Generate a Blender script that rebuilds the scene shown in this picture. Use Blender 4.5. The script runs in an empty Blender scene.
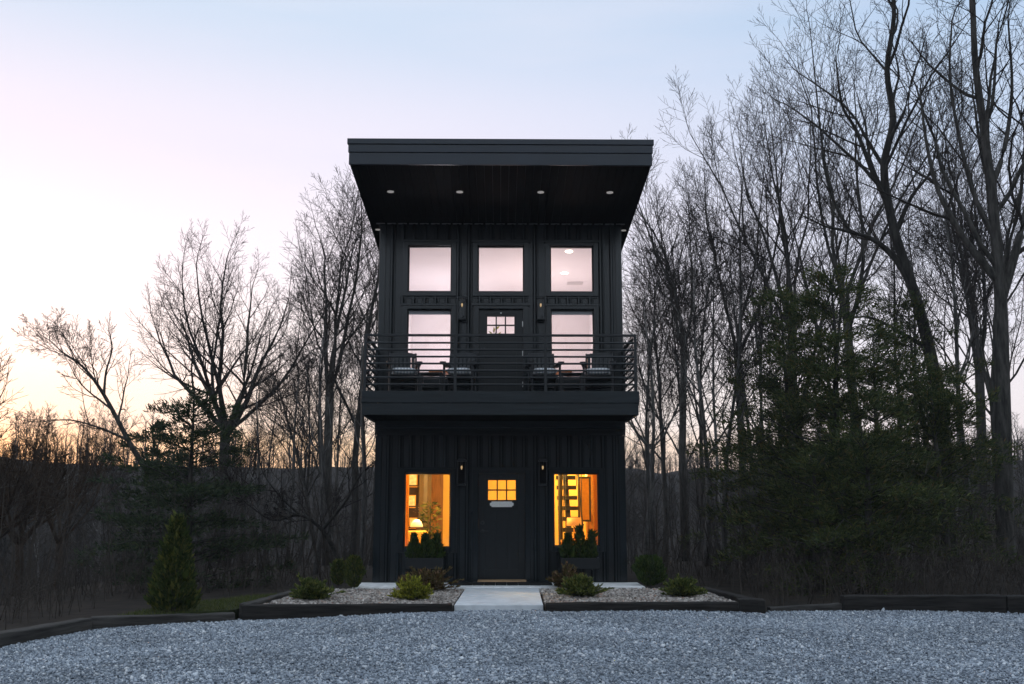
import bpy, math, random
import numpy as np
from mathutils import Vector, Matrix

R = math.radians
rnd = random.Random(11)
scene = bpy.context.scene
col = scene.collection

# ------------------------------------------------------------------ camera
PITCH, YAW, FOC = R(9.26), R(0.67), 1000.0
CAM = Vector((0.0, -19.0, 1.5))
cam_d = bpy.data.cameras.new('camera')
cam_d.sensor_width = 36.0
cam_d.lens = 36.0 * FOC / 1024.0
cam_d.clip_end = 3000
cam_d.clip_start = 0.05
cam = bpy.data.objects.new('camera', cam_d)
cam.location = CAM
cam.rotation_euler = (R(90) + PITCH, 0, -YAW)
col.objects.link(cam)
scene.camera = cam


def at(px, py, Y):
    """world x, z of a point of the view standing in the plane y = Y"""
    u = (px - 512) / FOC
    v = (342 - py) / FOC
    f = (math.sin(YAW) * math.cos(PITCH), math.cos(YAW) * math.cos(PITCH), math.sin(PITCH))
    r = (math.cos(YAW), -math.sin(YAW), 0)
    up = (-math.sin(YAW) * math.sin(PITCH), -math.cos(YAW) * math.sin(PITCH), math.cos(PITCH))
    d = [f[i] + u * r[i] + v * up[i] for i in range(3)]
    t = (Y - CAM.y) / d[1]
    return Vector((d[0] * t, Y, CAM.z + d[2] * t))


# ------------------------------------------------------------------ mesh helper
class MB:
    def __init__(self):
        self.v = []
        self.f = []

    def box(self, x0, x1, y0, y1, z0, z1):
        b = len(self.v)
        self.v += [(x0, y0, z0), (x1, y0, z0), (x1, y1, z0), (x0, y1, z0),
                   (x0, y0, z1), (x1, y0, z1), (x1, y1, z1), (x0, y1, z1)]
        for q in ((0, 3, 2, 1), (4, 5, 6, 7), (0, 1, 5, 4), (1, 2, 6, 5), (2, 3, 7, 6), (3, 0, 4, 7)):
            self.f.append(tuple(b + i for i in q))
        return self

    def obox(self, c, ax, ay, az):
        """box from a centre and three half-axis vectors"""
        b = len(self.v)
        c, ax, ay, az = map(Vector, (c, ax, ay, az))
        for sz in (-1, 1):
            for sx, sy in ((-1, -1), (1, -1), (1, 1), (-1, 1)):
                self.v.append(tuple(c + ax * sx + ay * sy + az * sz))
        for q in ((0, 3, 2, 1), (4, 5, 6, 7), (0, 1, 5, 4), (1, 2, 6, 5), (2, 3, 7, 6), (3, 0, 4, 7)):
            self.f.append(tuple(b + i for i in q))
        return self

    def prism(self, poly, z0, z1):
        """vertical prism; poly is anticlockwise (x, y) pairs"""
        b = len(self.v)
        n = len(poly)
        self.v += [(x, y, z0) for x, y in poly] + [(x, y, z1) for x, y in poly]
        self.f.append(tuple(b + i for i in reversed(range(n))))
        self.f.append(tuple(b + n + i for i in range(n)))
        for i in range(n):
            j = (i + 1) % n
            self.f.append((b + i, b + j, b + n + j, b + n + i))
        return self

    def tube(self, pts, rads, sides=6, cap=True):
        n = len(pts)
        b = len(self.v)
        V = self.v
        cs = [(math.cos(2 * math.pi * k / sides), math.sin(2 * math.pi * k / sides)) for k in range(sides)]
        for i in range(n):
            p = pts[i]
            a = pts[max(0, i - 1)]
            c = pts[min(n - 1, i + 1)]
            tx, ty, tz = c[0] - a[0], c[1] - a[1], c[2] - a[2]
            l = math.sqrt(tx * tx + ty * ty + tz * tz) or 1.0
            tx /= l; ty /= l; tz /= l
            if abs(tz) < 0.95:
                ux, uy, uz = ty, -tx, 0.0
            else:
                ux, uy, uz = 0.0, tz, -ty
            l = math.sqrt(ux * ux + uy * uy + uz * uz) or 1.0
            ux /= l; uy /= l; uz /= l
            wx, wy, wz = ty * uz - tz * uy, tz * ux - tx * uz, tx * uy - ty * ux
            r = rads[i]
            for cc, ss in cs:
                V.append((p[0] + r * (cc * ux + ss * wx), p[1] + r * (cc * uy + ss * wy), p[2] + r * (cc * uz + ss * wz)))
        for i in range(n - 1):
            o = b + i * sides
            for k in range(sides):
                k2 = (k + 1) % sides
                self.f.append((o + k, o + k2, o + sides + k2, o + sides + k))
        if cap:
            self.f.append(tuple(b + k for k in reversed(range(sides))))
            self.f.append(tuple(b + (n - 1) * sides + k for k in range(sides)))
        return self

    def lathe(self, c, prof, sides=16):
        """surface of revolution about z; prof = (radius, z) from bottom to top"""
        b = len(self.v)
        for r, z in prof:
            for k in range(sides):
                a = 2 * math.pi * k / sides
                self.v.append((c[0] + r * math.cos(a), c[1] + r * math.sin(a), c[2] + z))
        for i in range(len(prof) - 1):
            o = b + i * sides
            for k in range(sides):
                k2 = (k + 1) % sides
                self.f.append((o + k, o + k2, o + sides + k2, o + sides + k))
        self.f.append(tuple(b + k for k in reversed(range(sides))))
        self.f.append(tuple(b + (len(prof) - 1) * sides + k for k in range(sides)))
        return self

    def build(self, name, mat, parent=None, bevel=0.0, smooth=False):
        me = bpy.data.meshes.new(name)
        me.from_pydata(self.v, [], self.f)
        me.update()
        if smooth:
            me.polygons.foreach_set('use_smooth', [True] * len(me.polygons))
        o = bpy.data.objects.new(name, me)
        if mat:
            me.materials.append(mat)
        col.objects.link(o)
        if parent:
            o.parent = parent
        if bevel:
            m = o.modifiers.new('edges', 'BEVEL')
            m.width = bevel
            m.segments = 2
            m.limit_method = 'ANGLE'
        return o


def np_mesh(name, V, Fc, mat, parent=None, smooth=False):
    """mesh from numpy arrays; Fc is (n, 3) or (n, 4)"""
    me = bpy.data.meshes.new(name)
    k = Fc.shape[1]
    me.vertices.add(len(V))
    me.vertices.foreach_set('co', V.astype(np.float32).ravel())
    me.loops.add(Fc.size)
    me.loops.foreach_set('vertex_index', Fc.astype(np.int32).ravel())
    me.polygons.add(len(Fc))
    me.polygons.foreach_set('loop_start', np.arange(0, Fc.size, k, dtype=np.int32))
    me.update(calc_edges=True)
    me.validate()
    if smooth:
        me.polygons.foreach_set('use_smooth', np.ones(len(Fc), dtype=bool))
    me.materials.append(mat)
    o = bpy.data.objects.new(name, me)
    col.objects.link(o)
    if parent:
        o.parent = parent
    return o


def tag(o, label=None, cat=None, group=None, kind=None):
    if label: o['label'] = label
    if cat: o['category'] = cat
    if group: o['group'] = group
    if kind: o['kind'] = kind
    return o


def empty(name, loc=(0, 0, 0), rz=0.0):
    o = bpy.data.objects.new(name, None)
    o.empty_display_size = 0.2
    o.location = loc
    o.rotation_euler = (0, 0, rz)
    col.objects.link(o)
    return o


def copy_tree(o, parent=None):
    c = o.copy()
    col.objects.link(c)
    c.parent = parent
    for ch in list(o.children):
        copy_tree(ch, c)
    return c


# ------------------------------------------------------------------ materials
def mat(name):
    m = bpy.data.materials.new(name)
    m.use_nodes = True
    nt = m.node_tree
    b = nt.nodes['Principled BSDF']
    return m, nt, b


def node(nt, t, **kw):
    n = nt.nodes.new(t)
    for k, v in kw.items():
        setattr(n, k, v)
    return n


def plain(name, c, rough=0.5, spec=0.5, noise=0.0, scale=20.0, bump=0.0, metallic=0.0, coords='Object', stretch=(1, 1, 1), c2=None):
    m, nt, b = mat(name)
    b.inputs['Base Color'].default_value = (*c, 1)
    b.inputs['Roughness'].default_value = rough
    b.inputs['Specular IOR Level'].default_value = spec
    b.inputs['Metallic'].default_value = metallic
    if noise or bump:
        tc = node(nt, 'ShaderNodeTexCoord')
        mp = node(nt, 'ShaderNodeMapping')
        mp.inputs['Scale'].default_value = stretch
        nt.links.new(tc.outputs[coords], mp.inputs['Vector'])
        n = node(nt, 'ShaderNodeTexNoise')
        n.inputs['Scale'].default_value = scale
        n.inputs['Detail'].default_value = 6
        nt.links.new(mp.outputs['Vector'], n.inputs['Vector'])
        if noise:
            r = node(nt, 'ShaderNodeValToRGB')
            lo = c2 if c2 else tuple(x * (1 - noise) for x in c)
            hi = c if c2 else tuple(min(1, x * (1 + noise)) for x in c)
            r.color_ramp.elements[0].position = 0.3
            r.color_ramp.elements[0].color = (*lo, 1)
            r.color_ramp.elements[1].position = 0.7
            r.color_ramp.elements[1].color = (*hi, 1)
            nt.links.new(n.outputs['Fac'], r.inputs['Fac'])
            nt.links.new(r.outputs['Color'], b.inputs['Base Color'])
        if bump:
            bp = node(nt, 'ShaderNodeBump')
            bp.inputs['Strength'].default_value = bump
            bp.inputs['Distance'].default_value = 0.02
            nt.links.new(n.outputs['Fac'], bp.inputs['Height'])
            nt.links.new(bp.outputs['Normal'], b.inputs['Normal'])
    return m


def island(name, stops, rough=0.8, spec=0.3, obj_random=0.0, translucent=0.0):
    """colour chosen per loose piece of the mesh (stones, leaves)"""
    m, nt, b = mat(name)
    g = node(nt, 'ShaderNodeNewGeometry')
    r = node(nt, 'ShaderNodeValToRGB')
    el = r.color_ramp.elements
    while len(el) < len(stops):
        el.new(0.5)
    for i, (p, c) in enumerate(stops):
        el[i].position = p
        el[i].color = (*c, 1)
    nt.links.new(g.outputs['Random Per Island'], r.inputs['Fac'])
    nt.links.new(r.outputs['Color'], b.inputs['Base Color'])
    b.inputs['Roughness'].default_value = rough
    b.inputs['Specular IOR Level'].default_value = spec
    if translucent:
        t = node(nt, 'ShaderNodeBsdfTranslucent')
        nt.links.new(r.outputs['Color'], t.inputs['Color'])
        mx = node(nt, 'ShaderNodeMixShader')
        mx.inputs['Fac'].default_value = translucent
        out = nt.nodes['Material Output']
        nt.links.new(b.outputs[0], mx.inputs[1])
        nt.links.new(t.outputs[0], mx.inputs[2])
        nt.links.new(mx.outputs[0], out.inputs['Surface'])
    return m


def patches(m, scale, lo, hi):
    """dusty and cleaner patches over a colour that is chosen per piece"""
    nt = m.node_tree
    b = nt.nodes['Principled BSDF']
    src = b.inputs['Base Color'].links[0].from_socket
    tc = node(nt, 'ShaderNodeTexCoord')
    n = node(nt, 'ShaderNodeTexNoise')
    n.inputs['Scale'].default_value = scale
    n.inputs['Detail'].default_value = 3
    ma = node(nt, 'ShaderNodeMapRange')
    ma.inputs['From Min'].default_value = 0.35
    ma.inputs['From Max'].default_value = 0.65
    ma.inputs['To Min'].default_value = lo
    ma.inputs['To Max'].default_value = hi
    mul = node(nt, 'ShaderNodeMix', data_type='RGBA', blend_type='MULTIPLY')
    mul.inputs['Factor'].default_value = 1
    nt.links.new(tc.outputs['Object'], n.inputs['Vector'])
    nt.links.new(n.outputs['Fac'], ma.inputs['Value'])
    nt.links.new(src, mul.inputs[6])
    nt.links.new(ma.outputs['Result'], mul.inputs[7])
    nt.links.new(mul.outputs[2], b.inputs['Base Color'])


def glow(name, c, strength, base=(0.8, 0.8, 0.8)):
    m, nt, b = mat(name)
    b.inputs['Base Color'].default_value = (*base, 1)
    b.inputs['Emission Color'].default_value = (*c, 1)
    b.inputs['Emission Strength'].default_value = strength
    return m


def glass_mat(name, ior=1.5, tint=(1, 1, 1)):
    m = bpy.data.materials.new(name)
    m.use_nodes = True
    nt = m.node_tree
    nt.nodes.clear()
    out = node(nt, 'ShaderNodeOutputMaterial')
    fr = node(nt, 'ShaderNodeFresnel')
    fr.inputs['IOR'].default_value = ior
    tr = node(nt, 'ShaderNodeBsdfTransparent')
    tr.inputs['Color'].default_value = (*tint, 1)
    gl = node(nt, 'ShaderNodeBsdfGlossy')
    gl.inputs['Roughness'].default_value = 0.0
    mx = node(nt, 'ShaderNodeMixShader')
    nt.links.new(fr.outputs[0], mx.inputs['Fac'])
    nt.links.new(tr.outputs[0], mx.inputs[1])
    nt.links.new(gl.outputs[0], mx.inputs[2])
    nt.links.new(mx.outputs[0], out.inputs['Surface'])
    return m


def bark_mat(name, dark, light, scale=6.0):
    m, nt, b = mat(name)
    tc = node(nt, 'ShaderNodeTexCoord')
    mp = node(nt, 'ShaderNodeMapping')
    mp.inputs['Scale'].default_value = (1, 1, 0.18)
    n = node(nt, 'ShaderNodeTexNoise')
    n.inputs['Scale'].default_value = scale
    n.inputs['Detail'].default_value = 7
    n.inputs['Roughness'].default_value = 0.65
    r = node(nt, 'ShaderNodeValToRGB')
    r.color_ramp.elements[0].position = 0.35
    r.color_ramp.elements[0].color = (*dark, 1)
    r.color_ramp.elements[1].position = 0.68
    r.color_ramp.elements[1].color = (*light, 1)
    oi = node(nt, 'ShaderNodeObjectInfo')
    ma = node(nt, 'ShaderNodeMapRange')
    ma.inputs['To Min'].default_value = 0.65
    ma.inputs['To Max'].default_value = 1.3
    mul = node(nt, 'ShaderNodeMix', data_type='RGBA', blend_type='MULTIPLY')
    mul.inputs['Factor'].default_value = 1
    bp = node(nt, 'ShaderNodeBump')
    bp.inputs['Strength'].default_value = 0.6
    bp.inputs['Distance'].default_value = 0.03
    L = nt.links.new
    L(tc.outputs['Object'], mp.inputs['Vector'])
    L(mp.outputs['Vector'], n.inputs['Vector'])
    L(n.outputs['Fac'], r.inputs['Fac'])
    L(oi.outputs['Random'], ma.inputs['Value'])
    L(r.outputs['Color'], mul.inputs[6])
    L(ma.outputs['Result'], mul.inputs[7])
    L(mul.outputs[2], b.inputs['Base Color'])
    L(n.outputs['Fac'], bp.inputs['Height'])
    L(bp.outputs['Normal'], b.inputs['Normal'])
    b.inputs['Roughness'].default_value = 0.9
    b.inputs['Specular IOR Level'].default_value = 0.15
    return m


M = {}
M['siding'] = plain('black_painted_metal', (0.0085, 0.0130, 0.0155), 0.24, 0.6, noise=0.45, scale=5.0, bump=0.06, stretch=(1, 1, 0.12))
M['trim'] = plain('black_trim', (0.0052, 0.0098, 0.0125), 0.2, 0.6, noise=0.2, scale=9)
M['fascia'] = plain('black_fascia_metal', (0.006, 0.013, 0.025), 0.28, 0.5, noise=0.15, scale=2)
M['soffit'] = plain('black_soffit_boards', (0.0040, 0.0045, 0.005), 0.7, 0.02, noise=0.4, scale=4, stretch=(6, 0.5, 1))
M['deckwood'] = plain('black_stained_wood', (0.010, 0.0145, 0.0175), 0.42, 0.4, noise=0.35, scale=5, bump=0.2, stretch=(0.5, 1, 5))
M['door'] = plain('black_door_paint', (0.0065, 0.009, 0.0105), 0.3, 0.5, noise=0.12, scale=5)
M['black'] = plain('matt_black_metal', (0.012, 0.014, 0.016), 0.4, 0.5, noise=0.2, scale=30)
M['chair'] = plain('black_chair_wood', (0.012, 0.013, 0.015), 0.45, 0.5, noise=0.3, scale=12, stretch=(1, 1, 5))
M['white'] = plain('white_plaque_paint', (0.90, 0.88, 0.83), 0.5, 0.4, noise=0.12, scale=40, c2=(0.78, 0.76, 0.70))
M['steel'] = plain('bright_hinge_steel', (0.6, 0.6, 0.58), 0.3, 0.5, metallic=1, noise=0.1)
M['sill'] = plain('bare_wood_threshold', (0.42, 0.27, 0.15), 0.55, 0.3, noise=0.3, scale=12, stretch=(0.3, 3, 3))
M['glass'] = glass_mat('window_glass')
M['lampglass'] = glass_mat('lantern_glass', tint=(0.5, 0.52, 0.55))
M['bulb'] = glow('lantern_bulb', (1.0, 0.62, 0.25), 1.0)
M['soffitlamp'] = glow('soffit_lamp_lens', (1.0, 0.92, 0.88), 0.18)
M['downlight'] = glow('ceiling_lamp_lens', (1.0, 0.88, 0.72), 9.0)
M['shade'] = glow('lamp_shade_linen', (1.0, 0.68, 0.36), 0.42, base=(0.8, 0.7, 0.55))
M['shade2'] = glow('lamp_shade_amber', (1.0, 0.40, 0.08), 0.35, base=(0.6, 0.35, 0.12))
M['roomwhite'] = plain('white_room_paint', (0.80, 0.77, 0.78), 0.7, 0.2, noise=0.02, scale=2)
M['mustard'] = plain('mustard_room_paint', (0.74, 0.53, 0.17), 0.7, 0.2, noise=0.08, scale=1.5)
M['roomfloor'] = plain('room_floorboards', (0.25, 0.14, 0.07), 0.4, 0.4, noise=0.4, scale=5, stretch=(8, 0.6, 1))
M['oak'] = plain('orange_oak', (0.55, 0.27, 0.07), 0.45, 0.4, noise=0.3, scale=10, stretch=(4, 1, 1))
M['darkwood'] = plain('dark_walnut', (0.045, 0.025, 0.015), 0.45, 0.4, noise=0.4, scale=12)
M['curtain_base'] = plain('amber_curtain', (0.75, 0.48, 0.12), 0.85, 0.1, noise=0.2, scale=8, stretch=(6, 1, 0.3))
M['chairfab'] = plain('ochre_upholstery', (0.6, 0.36, 0.10), 0.9, 0.1, noise=0.2, scale=40)
M['paper'] = plain('picture_paper', (0.75, 0.66, 0.55), 0.8, 0.1, noise=0.3, scale=14)
M['brass'] = plain('brass', (0.6, 0.36, 0.10), 0.3, 0.5, metallic=1, noise=0.1)
M['concrete'] = plain('pale_concrete', (0.86, 0.85, 0.84), 0.85, 0.2, noise=0.16, scale=7, bump=0.06)
M['concrete_walk'] = plain('grey_concrete', (0.70, 0.72, 0.735), 0.85, 0.2, noise=0.12, scale=6, bump=0.08)
M['mat'] = plain('black_doormat_tiles', (0.012, 0.012, 0.012), 0.7, 0.3, noise=0.4, scale=50, bump=0.2)
M['timber'] = plain('weathered_dark_timber', (0.022, 0.0195, 0.0175), 0.85, 0.2, noise=0.6, scale=4, bump=0.8, stretch=(0.5, 4, 5))
M['timbergrey'] = plain('weathered_grey_timber', (0.05, 0.046, 0.042), 0.85, 0.2, noise=0.55, scale=4, bump=0.8, stretch=(0.5, 4, 5))
M['litter'] = plain('leaf_litter', (0.036, 0.028, 0.022), 0.95, 0.1, noise=0.5, scale=2.2, bump=0.9, c2=(0.016, 0.014, 0.012))
M['gravelbase'] = plain('gravel_bed', (0.22, 0.245, 0.275), 0.9, 0.2, noise=0.5, scale=45, bump=1.0)
M['bedbase'] = plain('bed_pebble_bed', (0.10, 0.088, 0.08), 0.9, 0.2, noise=0.5, scale=30, bump=1.0)
M['stone'] = island('crushed_grey_stone', [(0.0, (0.155, 0.18, 0.215)), (0.35, (0.30, 0.335, 0.385)), (0.8, (0.43, 0.475, 0.53)), (1.0, (0.74, 0.75, 0.76))], 0.75, 0.35)
M['pebble'] = island('mixed_pebbles', [(0.0, (0.12, 0.10, 0.09)), (0.35, (0.32, 0.275, 0.24)), (0.7, (0.48, 0.43, 0.39)), (0.93, (0.68, 0.61, 0.55)), (1.0, (0.40, 0.22, 0.15))], 0.7, 0.35)
patches(M['stone'], 0.7, 0.84, 1.12)
patches(M['pebble'], 1.3, 0.8, 1.1)
M['lawn'] = plain('lawn_soil', (0.028, 0.036, 0.012), 0.95, 0.1, noise=0.5, scale=8, bump=0.6)
M['grass'] = island('grass_blades', [(0, (0.045, 0.065, 0.015)), (0.6, (0.085, 0.105, 0.025)), (1, (0.14, 0.13, 0.05))], 0.8, 0.2, translucent=0.3)
M['bark'] = bark_mat('grey_bark', (0.018, 0.017, 0.015), (0.085, 0.078, 0.070), 9)
M['barkpale'] = bark_mat('pale_bark', (0.040, 0.038, 0.036), (0.18, 0.17, 0.16), 9)
M['twig'] = bark_mat('brown_twigs', (0.016, 0.013, 0.012), (0.046, 0.038, 0.033), 3)
M['twigred'] = bark_mat('rusty_twigs', (0.026, 0.018, 0.012), (0.072, 0.046, 0.028), 3)
M['brush'] = bark_mat('brush_twigs', (0.025, 0.021, 0.018), (0.080, 0.066, 0.055), 2)
M['deadleaf'] = island('withered_leaves', [(0, (0.05, 0.028, 0.012)), (1, (0.16, 0.085, 0.035))], 0.85, 0.1, translucent=0.4)
M['pine'] = island('dark_pine_needles', [(0, (0.018, 0.030, 0.015)), (0.6, (0.034, 0.054, 0.024)), (1, (0.065, 0.082, 0.030))], 0.75, 0.2, translucent=0.2)
M['cedar'] = island('cedar_sprays', [(0, (0.022, 0.037, 0.013)), (0.55, (0.050, 0.070, 0.022)), (0.9, (0.118, 0.128, 0.036)), (1, (0.13, 0.08, 0.03))], 0.75, 0.2, translucent=0.25)
M['arbor'] = island('arborvitae_sprays', [(0, (0.028, 0.046, 0.012)), (0.55, (0.064, 0.090, 0.020)), (1, (0.16, 0.155, 0.034))], 0.75, 0.2, translucent=0.25)
M['cypress'] = island('dwarf_cypress', [(0, (0.020, 0.042, 0.010)), (0.6, (0.045, 0.080, 0.018)), (1, (0.09, 0.12, 0.025))], 0.75, 0.2, translucent=0.25)
M['goldjuniper'] = island('gold_juniper', [(0, (0.07, 0.10, 0.016)), (0.4, (0.21, 0.225, 0.028)), (1, (0.52, 0.49, 0.06))], 0.75, 0.2, translucent=0.25)
M['greenjuniper'] = island('green_juniper', [(0, (0.035, 0.058, 0.017)), (0.5, (0.095, 0.128, 0.03)), (1, (0.28, 0.28, 0.07))], 0.75, 0.2, translucent=0.25)
M['redshrub'] = island('bronze_shrub', [(0, (0.06, 0.042, 0.018)), (0.45, (0.15, 0.088, 0.040)), (0.85, (0.15, 0.14, 0.042)), (1, (0.40, 0.23, 0.15))], 0.75, 0.2, translucent=0.25)
M['houseplant'] = island('houseplant_leaves', [(0, (0.10, 0.13, 0.02)), (1, (0.34, 0.36, 0.05))], 0.6, 0.3, translucent=0.3)
M['soil'] = plain('potting_soil', (0.03, 0.022, 0.016), 0.95, 0.1, noise=0.4, scale=40, bump=0.5)


M['curtain'] = island('amber_curtain_cloth', [(0, (0.70, 0.44, 0.10)), (1, (0.80, 0.54, 0.15))], 0.9, 0.1, translucent=0.6)


def stripes(name):
    m, nt, b = mat(name)
    tc = node(nt, 'ShaderNodeTexCoord')
    w = node(nt, 'ShaderNodeTexWave', wave_type='BANDS', bands_direction='X')
    w.inputs['Scale'].default_value = 5.5
    w.inputs['Distortion'].default_value = 0.6
    w.inputs['Detail'].default_value = 1
    r = node(nt, 'ShaderNodeValToRGB')
    r.color_ramp.elements[0].position = 0.25
    r.color_ramp.elements[0].color = (0.55, 0.58, 0.62, 1)
    r.color_ramp.elements[1].position = 0.5
    r.color_ramp.elements[1].color = (0.93, 0.92, 0.91, 1)
    nt.links.new(tc.outputs['Object'], w.inputs['Vector'])
    nt.links.new(w.outputs['Fac'], r.inputs['Fac'])
    nt.links.new(r.outputs['Color'], b.inputs['Base Color'])
    b.inputs['Roughness'].default_value = 0.9
    return m


M['stripe'] = stripes('striped_ticking')

# ------------------------------------------------------------------ world
SUN_AZ = R(-33)       # of north (+y), west negative
world = bpy.data.worlds.new('World')
scene.world = world
world.use_nodes = True
nt = world.node_tree
nt.nodes.clear()
L = nt.links.new
out = node(nt, 'ShaderNodeOutputWorld')
bg = node(nt, 'ShaderNodeBackground')
bg2 = node(nt, 'ShaderNodeBackground')
add = node(nt, 'ShaderNodeAddShader')
sky = node(nt, 'ShaderNodeTexSky', sky_type='NISHITA')
sky.sun_disc = False
sky.sun_elevation = R(1.5)
sky.sun_rotation = SUN_AZ
sky.dust_density = 1.5
bg2.inputs['Strength'].default_value = 0.05
L(sky.outputs[0], bg2.inputs['Color'])
tc = node(nt, 'ShaderNodeTexCoord')
nrm = node(nt, 'ShaderNodeVectorMath', operation='NORMALIZE')
L(tc.outputs['Generated'], nrm.inputs[0])
sep = node(nt, 'ShaderNodeSeparateXYZ')
L(nrm.outputs[0], sep.inputs[0])


def s2l(c):
    return tuple(((x / 255) / 12.92 if x / 255 <= 0.04045 else ((x / 255 + 0.055) / 1.055) ** 2.4) for x in c)


def sky_ramp(stops):
    r = node(nt, 'ShaderNodeValToRGB')
    r.color_ramp.interpolation = 'EASE'
    el = r.color_ramp.elements
    while len(el) < len(stops):
        el.new(0.5)
    for i, (e, c) in enumerate(stops):
        el[i].position = max(0.0, math.sin(R(e)))
        el[i].color = (*s2l(c), 1)
    L(sep.outputs['Z'], r.inputs['Fac'])
    return r


# colour against elevation: towards the sunset, across it, and away from it
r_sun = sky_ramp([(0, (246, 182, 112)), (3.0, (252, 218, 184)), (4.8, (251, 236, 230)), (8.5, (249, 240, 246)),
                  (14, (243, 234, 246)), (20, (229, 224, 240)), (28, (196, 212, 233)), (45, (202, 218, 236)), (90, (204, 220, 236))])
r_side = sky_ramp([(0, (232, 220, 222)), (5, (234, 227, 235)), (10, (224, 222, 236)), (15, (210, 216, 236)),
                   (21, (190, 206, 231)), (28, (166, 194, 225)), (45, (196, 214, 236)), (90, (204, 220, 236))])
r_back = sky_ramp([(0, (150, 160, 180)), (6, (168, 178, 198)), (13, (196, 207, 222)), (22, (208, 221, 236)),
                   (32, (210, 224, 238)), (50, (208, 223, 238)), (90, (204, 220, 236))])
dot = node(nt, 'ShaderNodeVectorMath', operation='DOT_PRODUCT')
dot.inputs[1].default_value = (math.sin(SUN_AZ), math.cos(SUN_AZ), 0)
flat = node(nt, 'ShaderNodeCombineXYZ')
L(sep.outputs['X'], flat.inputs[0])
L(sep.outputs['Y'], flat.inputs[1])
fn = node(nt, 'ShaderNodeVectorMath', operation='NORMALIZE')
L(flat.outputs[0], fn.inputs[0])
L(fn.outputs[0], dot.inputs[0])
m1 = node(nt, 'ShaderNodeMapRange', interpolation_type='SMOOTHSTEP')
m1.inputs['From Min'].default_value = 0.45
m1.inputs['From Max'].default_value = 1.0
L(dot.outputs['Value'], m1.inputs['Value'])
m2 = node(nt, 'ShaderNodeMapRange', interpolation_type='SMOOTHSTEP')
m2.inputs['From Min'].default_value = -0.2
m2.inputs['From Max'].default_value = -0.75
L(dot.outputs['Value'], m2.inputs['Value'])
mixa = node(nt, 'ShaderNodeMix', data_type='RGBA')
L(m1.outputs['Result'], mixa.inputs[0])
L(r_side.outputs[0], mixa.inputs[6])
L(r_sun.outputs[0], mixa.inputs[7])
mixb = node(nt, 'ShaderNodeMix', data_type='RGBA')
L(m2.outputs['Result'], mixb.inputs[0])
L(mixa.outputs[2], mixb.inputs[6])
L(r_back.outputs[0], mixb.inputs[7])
# thin high cloud, barely lighter than the sky
mpc = node(nt, 'ShaderNodeMapping')
mpc.inputs['Scale'].default_value = (1.2, 1.2, 9)
mpc.inputs['Rotation'].default_value = (0, R(12), 0)
L(nrm.outputs[0], mpc.inputs['Vector'])
nz = node(nt, 'ShaderNodeTexNoise')
nz.inputs['Scale'].default_value = 1.6
nz.inputs['Detail'].default_value = 5
L(mpc.outputs[0], nz.inputs['Vector'])
mr = node(nt, 'ShaderNodeMapRange')
mr.inputs['From Min'].default_value = 0.55
mr.inputs['From Max'].default_value = 0.8
mr.inputs['To Max'].default_value = 0.22
L(nz.outputs['Fac'], mr.inputs['Value'])
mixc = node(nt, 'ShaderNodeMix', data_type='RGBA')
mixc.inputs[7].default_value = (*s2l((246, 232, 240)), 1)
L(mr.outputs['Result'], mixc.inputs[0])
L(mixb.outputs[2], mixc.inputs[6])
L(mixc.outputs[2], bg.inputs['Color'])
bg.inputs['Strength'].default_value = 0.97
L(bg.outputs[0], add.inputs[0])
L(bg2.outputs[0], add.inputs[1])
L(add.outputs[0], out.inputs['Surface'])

sun_d = bpy.data.lights.new('sun', 'SUN')
sun_d.energy = 0.25
sun_d.angle = R(12)
sun_d.color = (1.0, 0.72, 0.5)
sun = bpy.data.objects.new('sun', sun_d)
sd = Vector((math.sin(SUN_AZ) * math.cos(R(4)), math.cos(SUN_AZ) * math.cos(R(4)), math.sin(R(4))))
sun.rotation_euler = sd.to_track_quat('Z', 'Y').to_euler()
sun.location = (-30, 40, 20)
col.objects.link(sun)


def point_light(name, loc, energy, color, radius):
    d = bpy.data.lights.new(name, 'POINT')
    d.energy = energy
    d.color = color
    d.shadow_soft_size = radius
    o = bpy.data.objects.new(name, d)
    o.location = loc
    col.objects.link(o)


# ------------------------------------------------------------------ terrain
def sst(a, b, x):
    t = min(1.0, max(0.0, (x - a) / (b - a)))
    return t * t * (3 - 2 * t)


def hsh(x, y):
    return (math.sin(x * 0.37 + 1.3) * math.cos(y * 0.29 - 0.4) + 0.5 * math.sin(x * 0.93 + y * 0.71))


def lot_z(x, y):
    return -0.027 * max(0.0, -x) - 0.008 * max(0.0, x)


def H(x, y):
    z = max(-0.2, lot_z(x, y)) - 0.05
    left = sst(6.6, 34, -x - max(0.0, (-y - 7)) * 0.4)
    back = sst(7, 45, y)
    right = sst(9, 60, x)
    z -= left * (4.6 + 0.8 * min(1, max(0, y / 40)))
    z -= back * 3.2 * (1 - 0.5 * left) * (1 - 0.3 * right)
    r = math.hypot(x, y)
    w = sst(6, 20, max(abs(x) - 4, y + 0.5, -y - 22))
    z += 0.18 * hsh(x, y) * w
    k = sst(62, 135, r)
    z = z * (1 - k) + (6.6 + 0.9 * hsh(x * 0.12, y * 0.12) + 0.7 * hsh(x * 0.5 + 3, y * 0.4)) * k
    k2 = sst(18, 62, -y - 19)
    z += 8.0 * k2  # unseen rise behind the camera, shaped to hide the low sky
    return z


def axis(lo, hi):
    a = [0.0]
    s = 0.7
    while a[-1] < hi:
        a.append(a[-1] + s)
        s = min(14, s * 1.09)
    b = [0.0]
    s = 0.7
    while b[-1] > lo:
        b.append(b[-1] - s)
        s = min(14, s * 1.09)
    return sorted(set(a + b))


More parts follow.
